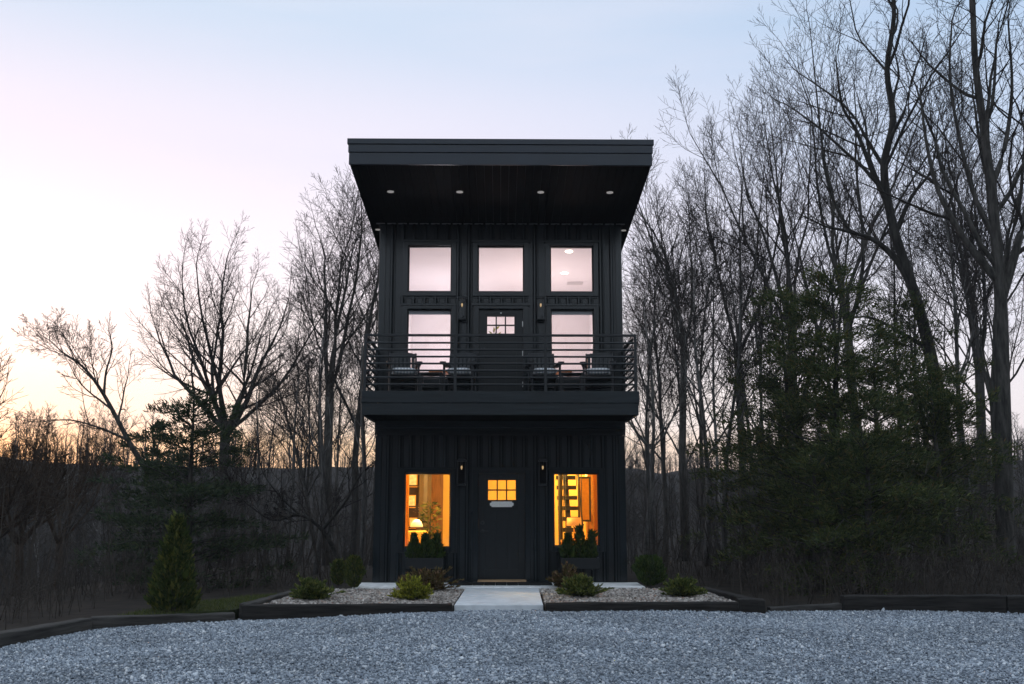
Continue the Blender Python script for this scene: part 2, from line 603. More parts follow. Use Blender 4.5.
ax = axis(-250, 250)
ay = axis(-250, 250)
g = MB()
for y in ay:
    for x in ax:
        zz = H(x, y)
        if -2.3 < x < 2.3 and 0 < y < 5:
            zz = min(zz, -0.1)
        g.v.append((x, y, zz))
nx = len(ax)
for j in range(len(ay) - 1):
    for i in range(nx - 1):
        a = j * nx + i
        g.f.append((a, a + 1, a + nx + 1, a + nx))
tag(g.build('ground', M['litter'], smooth=True), kind='structure')

# gravel parking lot: base sheet and loose stones on it
EDGE = [(-3.70, -4.25), (-5.55, -5.10), (-6.15, -7.0), (-7.1, -10.2), (-9.6, -18.5), (-11, -30)]


def lot_left(y):
    if y >= EDGE[0][1]:
        return EDGE[0][0]
    for (xa, ya), (xb, yb) in zip(EDGE, EDGE[1:]):
        if ya >= y >= yb:
            return xa + (xb - xa) * (y - ya) / (yb - ya)
    return EDGE[-1][0]


def lot_h(x, y):
    return lot_z(x, y) + 0.012 * math.sin(x * 1.7 + y * 0.6) + 0.010 * math.sin(y * 2.3 - x * 0.5)


g = MB()
ys = [-3.95 - 0.35 * i for i in range(75)]
NX = 60
for y in ys:
    x0 = lot_left(y)
    for i in range(NX + 1):
        x = x0 + (14.0 - x0) * i / NX
        g.v.append((x, y, lot_h(x, y) - 0.012))
for j in range(len(ys) - 1):
    for i in range(NX):
        a = j * (NX + 1) + i
        g.f.append((a, a + NX + 1, a + NX + 2, a + 1))
tag(g.build('gravel_lot', M['gravelbase'], smooth=True), kind='structure')

BLK_V = np.array([(x, y, z) for z in (-1, 1) for x, y in ((-1, -1), (1, -1), (1, 1), (-1, 1))], float) * 0.62
BLK_F = np.array([(0, 3, 2), (0, 2, 1), (4, 5, 6), (4, 6, 7), (0, 1, 5), (0, 5, 4), (1, 2, 6), (1, 6, 5), (2, 3, 7), (2, 7, 6), (3, 0, 4), (3, 4, 7)])


def stones(name, P, size, mat_, seed, flat=0.62, sig=0.3):
    """one mesh of loose angular stones at points P"""
    rs = np.random.RandomState(seed)
    n = len(P)
    V = np.repeat(BLK_V[None], n, 0)
    V = V + rs.uniform(-0.30, 0.30, (n, 8, 3))
    sc = size * np.exp(rs.normal(0, sig, n))
    shp = np.stack([rs.uniform(0.75, 1.35, n), rs.uniform(0.7, 1.1, n), rs.uniform(flat - 0.15, flat + 0.25, n)], 1)
    V = V * (shp * sc[:, None])[:, None, :]
    q = rs.normal(0, 1, (n, 4)) * np.array([1, 0.28, 0.28, 1])
    q /= np.linalg.norm(q, axis=1)[:, None]
    w, x, y, z = q.T
    Rm = np.stack([1 - 2 * (y * y + z * z), 2 * (x * y - z * w), 2 * (x * z + y * w),
                   2 * (x * y + z * w), 1 - 2 * (x * x + z * z), 2 * (y * z - x * w),
                   2 * (x * z - y * w), 2 * (y * z + x * w), 1 - 2 * (x * x + y * y)], 1).reshape(n, 3, 3)
    V = np.einsum('nij,nkj->nki', Rm, V) + P[:, None, :]
    Fc = BLK_F[None] + (np.arange(n) * 8)[:, None, None]
    return np_mesh(name, V.reshape(-1, 3), Fc.reshape(-1, 3), mat_)


rs = np.random.RandomState(3)
pts = []
for (n, ya, yb) in ((110000, -11.4, -7.2), (104000, -7.2, -3.98)):
    yy = rs.uniform(ya, yb, n)
    xx = rs.uniform(-8.6, 9.2, n)
    for x, y in zip(xx, yy):
        if x < lot_left(y) + 0.03 or abs(x - 0.15) > 0.56 * (y + 19) + 0.6:
            continue
        if y > -4.35 and x > -3.75 and x < 3.9 and not (-0.66 < x < 0.63):
            if y > -4.30: continue
        if -0.68 < x < 0.66 and y > -4.06:
            continue
        pts.append((x, y, lot_h(x, y) + rs.uniform(-0.006, 0.012)))
tag(stones('gravel', np.array(pts), 0.0106, M['stone'], 5, sig=0.36), kind='stuff')

# ------------------------------------------------------------------ slabs, beds, timbers
m = MB()
m.prism([(-2.58, -1.02), (2.55, -1.02), (2.55, -0.002), (-2.58, -0.002)], -0.15, 0.085)
tag(m.build('concrete_slab', M['concrete'], bevel=0.008), kind='structure')
m = MB()
m.prism([(-0.665, -4.0), (0.63, -4.0), (0.652, -2.53), (-0.633, -2.53)], -0.15, 0.066)
m.prism([(-0.633, -2.518), (0.652, -2.518), (0.675, -1.024), (-0.60, -1.024)], -0.15, 0.068)
m.prism([(-0.62, -2.55), (0.64, -2.55), (0.64, -2.50), (-0.62, -2.50)], -0.16, 0.05)
tag(m.build('walkway', M['concrete_walk'], bevel=0.01), kind='structure')

for side in (-1, 1):
    if side < 0:
        poly = [(-3.52, -4.18), (-0.70, -4.05), (-0.63, -1.03), (-3.30, -1.03)]
    else:
        poly = [(0.68, -4.05), (3.60, -4.14), (3.45, -1.03), (0.71, -1.03)]
    m = MB().prism(poly, -0.2, 0.035)
    tag(m.build('planting_bed', M['bedbase']), kind='structure')
    P = []
    rs = np.random.RandomState(8 + side)
    for x, y in zip(rs.uniform(-3.6, 3.6, 26000), rs.uniform(-4.2, -1.02, 26000)):
        ok = True
        for (xa, ya), (xb, yb) in zip(poly, poly[1:] + poly[:1]):
            if (xb - xa) * (y - ya) - (yb - ya) * (x - xa) < 0.012:
                ok = False
                break
        if ok:
            P.append((x, y, 0.042 + rs.uniform(-0.006, 0.012)))
    tag(stones('bed_pebbles', np.array(P), 0.019, M['pebble'], 20 + side), kind='stuff')


def timber(a, b, z0a, z1a, z0b, z1b, w, label, mt='timber', seed=0, group=None):
    """a squared sleeper laid from a to b, with slightly worn faces"""
    rr = random.Random(seed)
    a = Vector((a[0], a[1], 0)); b = Vector((b[0], b[1], 0))
    d = (b - a); ln = d.length; d /= ln
    n = Vector((-d.y, d.x, 0))
    mb = MB()
    N = max(6, int(ln / 0.22))
    o = empty('garden_timber', (a.x, a.y, z0a), math.atan2(d.y, d.x))
    for i in range(N + 1):
        t = i / N
        j = lambda s=0.006: rr.uniform(-s, s)
        za = (z0a + (z0b - z0a) * t) - z0a
        zb = (z1a + (z1b - z1a) * t) - z0a
        c = 0.016
        ring = [(-w / 2, za), (w / 2, za), (w / 2, zb - c), (w / 2 - c, zb), (-w / 2 + c, zb), (-w / 2, zb - c)]
        for (yy, zz) in ring:
            mb.v.append((ln * t + (j(0.004) if 0 < i < N else 0), yy + j(), zz + j()))
    for i in range(N):
        for k in range(6):
            k2 = (k + 1) % 6
            mb.f.append((i * 6 + k, i * 6 + k2, i * 6 + 6 + k2, i * 6 + 6 + k))
    mb.f.append(tuple(reversed(range(6))))
    mb.f.append(tuple(N * 6 + k for k in range(6)))
    bpy.data.objects.remove(o)
    ob = mb.build('garden_timber', M[mt])
    ob.location = (a.x, a.y, z0a)
    ob.rotation_euler = (0, 0, math.atan2(d.y, d.x))
    m_ = ob.modifiers.new('edges', 'BEVEL'); m_.width = 0.006; m_.segments = 1; m_.limit_method = 'ANGLE'; m_.angle_limit = R(50)
    return tag(ob, label, 'garden edging', group)


timber((-3.66, -4.30), (-0.69, -4.12), -0.20, 0.10, -0.10, 0.095, 0.17, 'dark timber along the front of the pebble bed left of the walkway', seed=1)
timber((0.66, -4.12), (3.42, -4.22), -0.1, 0.105, -0.12, 0.125, 0.17, 'dark timber along the front of the pebble bed right of the walkway', seed=2)
timber((3.424, -4.22), (3.80, -4.235), -0.12, 0.165, -0.12, 0.165, 0.20, 'short raised timber block at the right front corner of the right pebble bed', seed=3)
timber((-3.66, -4.20), (-3.36, -1.1), -0.2, 0.105, -0.12, 0.095, 0.17, 'weathered timber running back along the left side of the left pebble bed', 'timbergrey', 4)
timber((3.71, -4.12), (3.52, -1.1), -0.12, 0.15, -0.12, 0.10, 0.17, 'weathered timber running back along the right side of the right pebble bed', 'timber', 5)
timber((-3.76, -4.36), (-5.50, -5.06), -0.25, -0.005, -0.3, 0.015, 0.19, 'low timber between the gravel lot and the little lawn', 'timbergrey', 6)
timber((-5.52, -5.16), (-6.10, -6.98), -0.3, 0.012, -0.3, -0.005, 0.2, 'timber slanting towards the camera along the left edge of the gravel lot', 'timbergrey', 7)
timber((-6.12, -7.05), (-7.05, -10.1), -0.35, -0.008, -0.35, -0.03, 0.2, 'timber at the far left picture edge beside the gravel', 'timbergrey', 8)
timber((5.05, -3.86), (7.44, -3.86), -0.15, 0.185, -0.15, 0.185, 0.2, 'tall dark timber right of the pebble beds, in front of the evergreens', seed=9)
timber((7.46, -3.87), (10.4, -3.9), -0.15, 0.18, -0.15, 0.19, 0.2, 'tall dark timber running out of the picture at the right edge', seed=10)
timber((3.92, -4.0), (5.03, -3.84), -0.2, 0.03, -0.2, 0.07, 0.14, 'low grey timber between the right pebble bed and the tall dark timber', 'timbergrey', 11)

# lawn patch left of the beds
lawn = MB()
LN = [(-3.80, -4.20), (-3.50, -1.2), (-4.2, -1.5), (-4.9, -2.9), (-5.25, -3.9), (-5.35, -4.86)]


def in_poly(x, y, poly):
    c = False
    for (xa, ya), (xb, yb) in zip(poly, poly[1:] + poly[:1]):
        if (ya > y) != (yb > y) and x < (xb - xa) * (y - ya) / (yb - ya) + xa:
            c = not c
    return c


def lawn_h(x, y):
    return 0.02 + 0.028 * (x + 3.8) - 0.02 * max(0, y + 3)


lawn.v += [(x, y, lawn_h(x, y)) for x, y in LN] + [(x, y, -0.6) for x, y in LN]
n = len(LN)
lawn.f.append(tuple(reversed(range(n))))
for i in range(n):
    lawn.f.append((i, (i + 1) % n, n + (i + 1) % n, n + i))
tag(lawn.build('lawn', M['lawn']), kind='structure')
gb_v, gb_f = [], []
for _ in range(14000):
    x, y = rnd.uniform(-6.5, -3.5), rnd.uniform(-5, -0.6)
    if not in_poly(x, y, LN):
        continue
    a = rnd.uniform(0, 6.28); h = rnd.uniform(0.02, 0.06); w = 0.004
    dx, dy = math.cos(a) * w, math.sin(a) * w
    lx, ly = rnd.uniform(-.03, .03), rnd.uniform(-.03, .03)
    z = lawn_h(x, y)
    b = len(gb_v)
    gb_v += [(x - dx, y - dy, z), (x + dx, y + dy, z), (x + lx, y + ly, z + h)]
    gb_f.append((b, b + 1, b + 2))
tag(np_mesh('grass', np.array(gb_v), np.array(gb_f), M['grass']), kind='stuff')

# ------------------------------------------------------------------ house
house = tag(empty('tower_house', (0, 0, 0.08)), 'narrow two storey black house with a deep flat roof, balcony and lit windows', 'house')
HB = 0.08


def part(mb, name, mt, parent=house, bevel=0.0, smooth=False):
    o = mb.build(name, mt, parent, bevel, smooth)
    if parent is house:
        o.location = (0, 0, -HB)
    return o


HW = 2.322
HD = 5.0
ZT = 6.98
# openings in the front wall: x0, x1, z0, z1
WIN = [(-1.80, -0.953, 5.585, 6.50), (-0.443, 0.455, 5.585, 6.50), (0.966, 1.806, 5.585, 6.50),
       (-1.796, -0.947, 3.88, 5.235), (0.972, 1.804, 3.88, 5.235),
       (-1.798, -0.932, 0.72, 2.09), (1.003, 1.852, 0.74, 2.09)]
DOORS = [(-0.415, 0.435, 3.43, 5.235), (-0.405, 0.465, 0.10, 2.085)]
HOLES = WIN + DOORS


def wall_cells(mb, x0, x1, z0, z1, holes, y0, y1):
    xs = sorted({x0, x1} | {h[0] for h in holes} | {h[1] for h in holes})
    zs = sorted({z0, z1} | {h[2] for h in holes} | {h[3] for h in holes})
    for xa, xb in zip(xs, xs[1:]):
        run = None
        for za, zb in zip(zs, zs[1:]):
            cx, cz = (xa + xb) / 2, (za + zb) / 2
            solid = not any(h[0] < cx < h[1] and h[2] < cz < h[3] for h in holes)
            if solid:
                run = (run[0], zb) if run else (za, zb)
            if (not solid or zb == zs[-1]) and run:
                mb.box(xa, xb, y0, y1, run[0], run[1])
                run = None


def rib(mb, x, ht, hb, dp, s0, s1):
    """standing rib with sloping sides"""
    b = len(mb.v)
    for z in (s0, s1):
        mb.v += [(x - hb, 0.002, z), (x - ht, -dp, z), (x + ht, -dp, z), (x + hb, 0.002, z)]
    mb.f += [tuple(b + i for i in q) for q in ((0, 1, 5, 4), (1, 2, 6, 5), (2, 3, 7, 6), (3, 0, 4, 7), (3, 2, 1, 0), (4, 5, 6, 7))]


w = MB()
wall_cells(w, -HW, HW, 0.02, ZT, HOLES, 0.0, 0.16)
# ribs of the metal siding, stopped at the window trims
TR = [(a - 0.1, b + 0.1, c - 0.1, d + 0.1) for a, b, c, d in HOLES]
for k in range(-11, 12):
    for off, wd, dp in ((0.0, 0.028, 0.046), (0.060, 0.014, 0.020)):
        x = k * 0.2135 + 0.02 + off
        if abs(x) > HW - 0.12:
            continue
        spans = [(0.02, 2.80), (3.46, ZT - 0.05)]
        for (a, b, c, d) in TR:
            if a - 0.012 < x < b + 0.012:
                ns = []
                for s0, s1 in spans:
                    if d <= s0 or c >= s1:
                        ns.append((s0, s1))
                    else:
                        if c - s0 > 0.03: ns.append((s0, c))
                        if s1 - d > 0.03: ns.append((d, s1))
                spans = ns
        for s0, s1 in spans:
            rib(w, x, wd * 0.5, wd * 1.35, dp, s0, s1)
# side and back walls with ribs
for s in (-1, 1):
    xa, xb = sorted((s * HW, s * (HW - 0.16)))
    w.box(xa, xb, 0.163, HD, 0.02, ZT - 0.45)
    for k in range(1, 24):
        y = k * 0.2135
        xa, xb = sorted((s * (HW - 0.002), s * (HW + 0.03)))
        w.box(xa, xb, y - 0.011, y + 0.011, 0.02, ZT - 0.02 - 0.095 * y)
    v0 = len(w.v)
    # sloping head of the side wall
    for x in (s * (HW - 0.003), s * (HW - 0.157)):
        w.v += [(x, 0.163, ZT - 0.46), (x, HD, ZT - 0.46), (x, HD, ZT - 0.09 - 0.095 * HD + 0.06), (x, 0.163, ZT - 0.03)]
    q = [(0, 1, 2, 3), (7, 6, 5, 4), (0, 4, 5, 1), (1, 5, 6, 2), (2, 6, 7, 3), (3, 7, 4, 0)]
    w.f += [tuple(v0 + i for i in f) for f in q]
w.box(-HW + 0.163, HW - 0.163, HD - 0.16, HD - 0.003, 0.02, ZT - 0.5)
part(w, 'wall', M['siding'])
# corner boards, belt band, base flashing, header under the soffit
for s in (-1, 1):
    t = MB()
    xa, xb = sorted((s * (HW - 0.085), s * (HW + 0.036)))
    t.box(xa, xb, -0.036, -0.003, 0.03, 2.80)
    t.box(xa, xb, -0.036, -0.003, 3.45, ZT - 0.05)
    xa, xb = sorted((s * (HW + 0.003), s * (HW + 0.036)))
    t.box(xa, xb, -0.002, 0.10, 0.03, 2.80)
    t.box(xa, xb, -0.002, 0.10, 3.45, ZT - 0.05)
    part(t, 'corner_trim', M['trim'], bevel=0.004)
t = MB().box(-HW + 0.09, HW - 0.09, -0.034, -0.003, 0.022, 0.10)
part(t, 'base_flashing', M['trim'])
t = MB()
t.box(-HW - 0.05, HW + 0.05, -0.05, -0.003, 2.805, 2.95)
t.box(-HW - 0.05, HW + 0.05, -0.09, -0.052, 2.90, 2.95)
part(t, 'belt_trim', M['trim'], bevel=0.004)
t = MB()
for k in range(-11, 12):
    t.box(k * 0.2135 - 0.085, k * 0.2135 + 0.085, -0.05, -0.004, ZT - 0.048, ZT - 0.034)
part(t, 'soffit_vent', plain('vent_strip_metal', (0.16, 0.16, 0.16), 0.5, 0.5))
# belt between the window rows
t = MB().box(-1.91, -0.84, -0.028, -0.004, 5.46, 5.475)
t.box(-0.54, 0.55, -0.028, -0.004, 5.46, 5.475)
t.box(0.87, 1.90, -0.028, -0.004, 5.46, 5.475)
part(t, 'belt_flashing', M['trim'])


def make_window(o, sill=True):
    a, b, c, d = o
    fr = MB()
    tw = 0.095
    fr.box(a - tw, a, -0.045, 0.02, c - tw, d + tw)
    fr.box(b, b + tw, -0.045, 0.02, c - tw, d + tw)
    fr.box(a, b, -0.045, 0.02, d, d + tw)
    fr.box(a, b, -0.045, 0.02, c - tw, c)
    f = part(fr, 'window', M['trim'], bevel=0.009)
    sash = MB()
    s = 0.022
    sash.box(a, a + s, 0.03, 0.09, c, d); sash.box(b - s, b, 0.03, 0.09, c, d)
    sash.box(a + s, b - s, 0.03, 0.09, d - s, d); sash.box(a + s, b - s, 0.03, 0.09, c, c + s)
    sash.build('sash', M['black'], f, bevel=0.003)
    MB().box(a + s - 0.004, b - s + 0.004, 0.055, 0.063, c + s - 0.004, d - s + 0.004).build('pane', M['glass'], f)
    MB().box(a - tw - 0.03, b + tw + 0.03, -0.065, -0.047, d + tw - 0.03, d + tw + 0.012).build('head_drip', M['trim'], f, bevel=0.003)
    return f


for o in WIN:
    make_window(o)


def make_door(o, lower):
    a, b, c, d = o
    # casing
    cs = MB()
    tw = 0.10
    cs.box(a - tw, a - 0.004, -0.045, 0.02, c, d + tw)
    cs.box(b + 0.004, b + tw, -0.045, 0.02, c, d + tw)
    cs.box(a - 0.004, b + 0.004, -0.045, 0.02, d + 0.004, d + tw)
    casing = part(cs, 'door_casing', M['trim'], bevel=0.009)
    MB().box(a - tw - 0.04, b + tw + 0.04, -0.07, -0.047, d + tw - 0.035, d + tw + 0.02).build('head_drip', M['trim'], casing, bevel=0.003)
    if lower:
        ga, gb, gc, gd = -0.232, 0.297, 1.590, 1.968
    else:
        ga, gb, gc, gd = -0.262, 0.274, 4.760, 5.108
    e = 0.003
    sl = MB()
    wall_cells(sl, a + e, b - e, c + 0.04, d - e, [(ga, gb, gc, gd)], 0.035, 0.085)
    # raised stiles and rails, and plank joints below the lights
    sl.box(a + e, a + 0.12, 0.027, 0.034, c + 0.04, d - e)
    sl.box(b - 0.12, b - e, 0.027, 0.034, c + 0.04, d - e)
    sl.box(a + 0.12, b - 0.12, 0.027, 0.034, c + 0.04, c + 0.22)
    sl.box(a + 0.12, b - 0.12, 0.027, 0.034, gd + 0.03, d - e)
    sl.box(a + 0.12, b - 0.12, 0.027, 0.034, gc - 0.17, gc - 0.03)
    n_pl = 3
    pw = (b - a - 0.24) / n_pl
    for i in range(n_pl):
        sl.box(a + 0.12 + i * pw + 0.006, a + 0.12 + (i + 1) * pw - 0.006, 0.030, 0.034, c + 0.225, gc - 0.175)
    for (ja, jb, jc, jd) in ((a - 0.05, a + 0.02, c, d + 0.05), (b - 0.02, b + 0.05, c, d + 0.05), (a + 0.021, b - 0.021, d - 0.02, d + 0.05), (a + 0.021, b - 0.021, c + 0.03, c + 0.06)):
        jm = MB().box(max(ja, a + 0.001), min(jb, b - 0.001), 0.088, 0.158, jc, min(jd, d - 0.001))
        jm.build('door_stop', M['trim'], casing)
    slab = part(sl, 'door', M['door'], bevel=0.002)
    mu = MB()
    fw = 0.026
    mu.box(ga - 0.015, ga + 0.006, 0.022, 0.08, gc - 0.015, gd + 0.015)
    mu.box(gb - 0.006, gb + 0.015, 0.022, 0.08, gc - 0.015, gd + 0.015)
    mu.box(ga + 0.006, gb - 0.006, 0.022, 0.08, gd - 0.006, gd + 0.015)
    mu.box(ga + 0.006, gb - 0.006, 0.022, 0.08, gc - 0.015, gc + 0.006)
    gw = (gb - ga) / 3
    for i in (1, 2):
        mu.box(ga + i * gw - fw / 2, ga + i * gw + fw / 2, 0.045, 0.075, gc + 0.006, gd - 0.006)
    zm = (gc + gd) / 2
    for i in range(3):
        mu.box(ga + i * gw + (fw / 2 if i else 0.006), ga + (i + 1) * gw - (fw / 2 if i < 2 else 0.006), 0.0455, 0.0745, zm - fw / 2, zm + fw / 2)
    mu.build('glazing_bars', M['door'], slab)
    MB().box(ga + 0.002, gb - 0.002, 0.057, 0.062, gc + 0.002, gd - 0.002).build('pane', M['glass'], slab)
    # lock and lever
    hz = 1.02 if lower else 4.32
    hx = a + 0.075
    lk = MB()
    lk.tube([(hx, 0.028, hz + 0.155), (hx, 0.004, hz + 0.155)], [0.033, 0.030], 14)
    lk.build('lock', M['black'], slab)
    hd = MB()
    hd.tube([(hx, 0.028, hz), (hx, 0.012, hz)], [0.032, 0.030], 14)
    hd.tube([(hx, 0.014, hz), (hx, -0.035, hz)], [0.011, 0.011], 8)
    hd.tube([(hx - 0.008, -0.033, hz), (hx + 0.06, -0.035, hz), (hx + 0.115, -0.030, hz - 0.004)], [0.011, 0.011, 0.009], 8)
    hd.build('handle', M['black'], slab)
    pv = MB().tube([(0.01, 0.027, gd + 0.062), (0.01, 0.020, gd + 0.062)], [0.016, 0.014], 12)
    pv.build('knocker', M['steel'] if not lower else M['black'], slab)
    for hzz in (c + 0.35, c + 0.95, d - 0.28):
        if not lower:
            MB().box(b - 0.016, b + 0.001, 0.012, 0.026, hzz - 0.05, hzz + 0.05).build('hinge', M['steel'], slab)
    th = MB().box(a - 0.01, b + 0.02, -0.075, 0.12, c - 0.005, c + 0.036)
    th.build('threshold', M['sill'] if lower else M['black'], slab, bevel=0.006)
    if lower:
        sg = MB()
        cx, cz, hw_, hh = 0.03, 1.515, 0.222, 0.052
        prof = [(-hw_ + 0.03, -hh), (hw_ - 0.03, -hh), (hw_ - 0.03, -hh + 0.018), (hw_, -hh + 0.03), (hw_, hh - 0.03), (hw_ - 0.03, hh - 0.018), (hw_ - 0.03, hh),
                (-hw_ + 0.03, hh), (-hw_ + 0.03, hh - 0.018), (-hw_, hh - 0.03), (-hw_, -hh + 0.03), (-hw_ + 0.03, -hh + 0.018)]
        n_ = len(prof)
        sg.v = [(cx + x, 0.008, cz + z) for x, z in prof] + [(cx + x, 0.026, cz + z) for x, z in prof]
        sg.f = [tuple(range(n_)), tuple(n_ + i for i in reversed(range(n_)))] + [(i, n_ + i, n_ + (i + 1) % n_, (i + 1) % n_) for i in range(n_)]
        sg.build('door_plaque', M['white'], slab)


make_door(DOORS[0], False)
make_door(DOORS[1], True)

# wall lamps
for (x, z0, z1) in ((-0.741, 5.005, 5.462), (0.774, 5.005, 5.462), (-0.724, 1.86, 2.356), (0.798, 1.86, 2.356)):
    hh = z1 - z0
    l = MB()
    l.box(x - 0.055, x + 0.055, -0.03, -0.004, z0 + 0.06, z1 - 0.02)          # back plate
    l.box(x - 0.085, x + 0.085, -0.20, -0.032, z1 - 0.05, z1 - 0.022)         # roof
    l.box(x - 0.065, x + 0.065, -0.18, -0.05, z1 - 0.022, z1)
    l.box(x - 0.075, x + 0.075, -0.19, -0.04, z0, z0 + 0.03)                  # base
    for sx in (-1, 1):
        for yy in (-0.185, -0.055):
            l.box(x + sx * 0.070 - 0.007, x + sx * 0.070 + 0.007, yy - 0.007, yy + 0.007, z0 + 0.03, z1 - 0.05)
    l.tube([(x, -0.115, z1 - 0.05), (x, -0.115, z1 - 0.13)], [0.02, 0.02], 8)
    lo = part(l, 'wall_lamp', M['black'], bevel=0.003)
    MB().box(x - 0.060, x + 0.060, -0.178, -0.062, z0 + 0.031, z1 - 0.052).build('lamp_glass', M['lampglass'], lo)
    MB().lathe((x, -0.115, z1 - 0.20), [(0.004, 0), (0.014, 0.02), (0.018, 0.045), (0.012, 0.07)], 10).build('bulb', M['bulb'], lo)

# roof: tapering slab, stepped fascia, boarded soffit, six lights
RF, RB, RW = -2.70, HD + 0.35, 2.575
sl = lambda y: 6.985 - 0.0945 * y
rf = MB()
v0 = [(-RW, RF + 0.03, sl(RF) + 0.02), (RW, RF + 0.03, sl(RF) + 0.02), (RW, RB, sl(RB) + 0.02), (-RW, RB, sl(RB) + 0.02),
      (-RW, RF + 0.03, 7.632), (RW, RF + 0.03, 7.632), (RW, RB, sl(RB) + 0.30), (-RW, RB, sl(RB) + 0.30)]
rf.v = v0
rf.f = [(0, 3, 2, 1), (4, 5, 6, 7), (0, 1, 5, 4), (1, 2, 6, 5), (2, 3, 7, 6), (3, 0, 4, 7)]
roof = part(rf, 'roof', M['fascia'])
fa = MB()
fa.box(-RW - 0.005, RW + 0.005, RF - 0.012, RF + 0.027, sl(RF) - 0.035, 7.415)
fa.box(-RW - 0.018, RW + 0.018, RF - 0.030, RF + 0.027, 7.419, 7.555)
fa.box(-RW - 0.035, RW + 0.035, RF - 0.050, RF + 0.027, 7.559, 7.655)
fa.build('fascia', M['fascia'], roof, bevel=0.005)
so = MB()
n_b = 36
bw = 2 * RW / n_b
for i in range(n_b):
    xa = -RW + i * bw + 0.003
    xb = xa + bw - 0.006
    b = len(so.v)
    dz = -0.012
    so.v += [(xa, RF + 0.03, sl(RF) + dz), (xb, RF + 0.03, sl(RF) + dz), (xb, RB - 0.01, sl(RB) + dz), (xa, RB - 0.01, sl(RB) + dz),
             (xa, RF + 0.03, sl(RF) + 0.017), (xb, RF + 0.03, sl(RF) + 0.017), (xb, RB - 0.01, sl(RB) + 0.017), (xa, RB - 0.01, sl(RB) + 0.017)]
    so.f += [tuple(b + k for k in q) for q in ((0, 3, 2, 1), (4, 5, 6, 7), (0, 1, 5, 4), (1, 2, 6, 5), (2, 3, 7, 6), (3, 0, 4, 7))]
so.build('soffit', M['soffit'], roof)
for (x, y) in ((-2.0, -1.5), (-0.745, -1.5), (0.727, -1.5), (1.985, -1.5), (-2.455, 0.4), (2.465, 0.4)):
    z = sl(y) - 0.012
    r_ = 0.062 if y < 0 else 0.05
    MB().tube([(x, y, z + 0.004), (x, y, z - 0.008)], [r_, r_], 20).build('soffit_light', M['soffitlamp'], roof)

# balcony
DX, DY = 2.415, -1.70
dk = MB()
nb = 15
for i in range(nb):
    ya = -0.055 - (i + 1) * (1.60 / nb)
    dk.box(-DX + 0.045, DX - 0.045, ya + 0.003, ya + 1.60 / nb - 0.003, 3.415, 3.445)
for x in [-DX + 0.06 + k * (2 * DX - 0.12) / 10 for k in range(11)]:
    dk.box(x - 0.02, x + 0.02, DY + 0.05, -0.06, 3.13, 3.412)
dk.box(-DX + 0.02, DX - 0.02, DY + 0.045, -0.06, 3.095, 3.125)
deck = part(dk, 'balcony', M['deckwood'])
df = MB()
df.box(-DX, DX, DY - 0.02, DY + 0.018, 3.25, 3.456)
df.box(-DX + 0.012, DX - 0.012, DY - 0.004, DY + 0.03, 3.04, 3.247)
for s in (-1, 1):
    xa, xb = sorted((s * DX, s * (DX - 0.038)))
    df.box(xa, xb, DY + 0.021, -0.056, 3.25, 3.456)
    xa, xb = sorted((s * (DX - 0.012), s * (DX - 0.045)))
    df.box(xa, xb, DY + 0.033, -0.056, 3.04, 3.247)
df.build('fascia', M['deckwood'], deck, bevel=0.006)
ub = MB()
ub.box(-DX + 0.05, DX - 0.05, DY + 0.05, -0.1, 3.06, 3.09)
ub.build('soffit', M['soffit'], deck)
lb = MB()
lb.box(-HW - 0.02, HW + 0.02, -0.30, -0.095, 2.93, 3.055)
lb.build('ledger_beam', M['deckwood'], deck, bevel=0.006)

rl = MB()
RY = DY + 0.035
RX = DX - 0.05
rl.box(-RX - 0.028, RX + 0.028, RY - 0.03, RY + 0.03, 4.425, 4.462)
for s in (-1, 1):
    xa, xb = s * RX - 0.028, s * RX + 0.028
    rl.box(xa, xb, RY + 0.033, -0.05, 4.425, 4.462)
rail = part(rl, 'railing', M['black'], bevel=0.003)
for x in (-RX, -0.79, 0.79, RX):
    MB().box(x - 0.026, x + 0.026, RY - 0.026, RY + 0.026, 3.447, 4.424).build('post', M['black'], rail, bevel=0.003)
for s in (-1, 1):
    MB().box(s * RX - 0.022, s * RX + 0.022, -0.10, -0.05, 3.447, 4.424).build('post', M['black'], rail, bevel=0.003)
for k in range(7):
    z = 3.575 + k * 0.1225
    MB().tube([(-RX, RY, z), (RX, RY, z)], [0.0175, 0.0175], 8).build('bar', M['black'], rail)
    for s in (-1, 1):
        MB().tube([(s * RX, RY, z), (s * RX, -0.06, z)], [0.0175, 0.0175], 8).build('bar', M['black'], rail)

# rooms
YB = HD - 0.18
fl = MB().box(-HW + 0.165, HW - 0.165, 0.165, YB, 0.03, 0.085)
part(fl, 'ground_floor', M['roomfloor'])
iw = MB()
iw.box(-HW + 0.165, HW - 0.165, YB - 0.02, YB, 0.09, 2.76)
for s in (-1, 1):
    xa, xb = sorted((s * (HW - 0.163), s * (HW - 0.185)))
    iw.box(xa, xb, 0.165, YB - 0.022, 0.09, 2.76)
wall_cells(iw, -HW + 0.19, HW - 0.19, 0.09, 2.76, [h for h in HOLES if h[3] < 3], 0.163, 0.18)
iw.box(-HW + 0.165, HW - 0.165, 0.165, YB, 2.765, 2.80)
part(iw, 'ground_floor_room', M['mustard'])
dr = MB()  # added panel, its brown stands in for the wall's dark gradient
dr.box(-1.62, -1.34, YB - 0.06, YB - 0.022, 0.09, 2.6)
dr.box(-1.60, -1.36, YB - 0.066, YB - 0.062, 0.3, 1.3)
dr.box(-1.60, -1.36, YB - 0.066, YB - 0.062, 1.45, 2.45)
part(dr, 'added_back_panel', plain('brown_back_panel', (0.20, 0.095, 0.03), 0.5, 0.3, noise=0.35, scale=6, stretch=(4, 4, 0.5)))
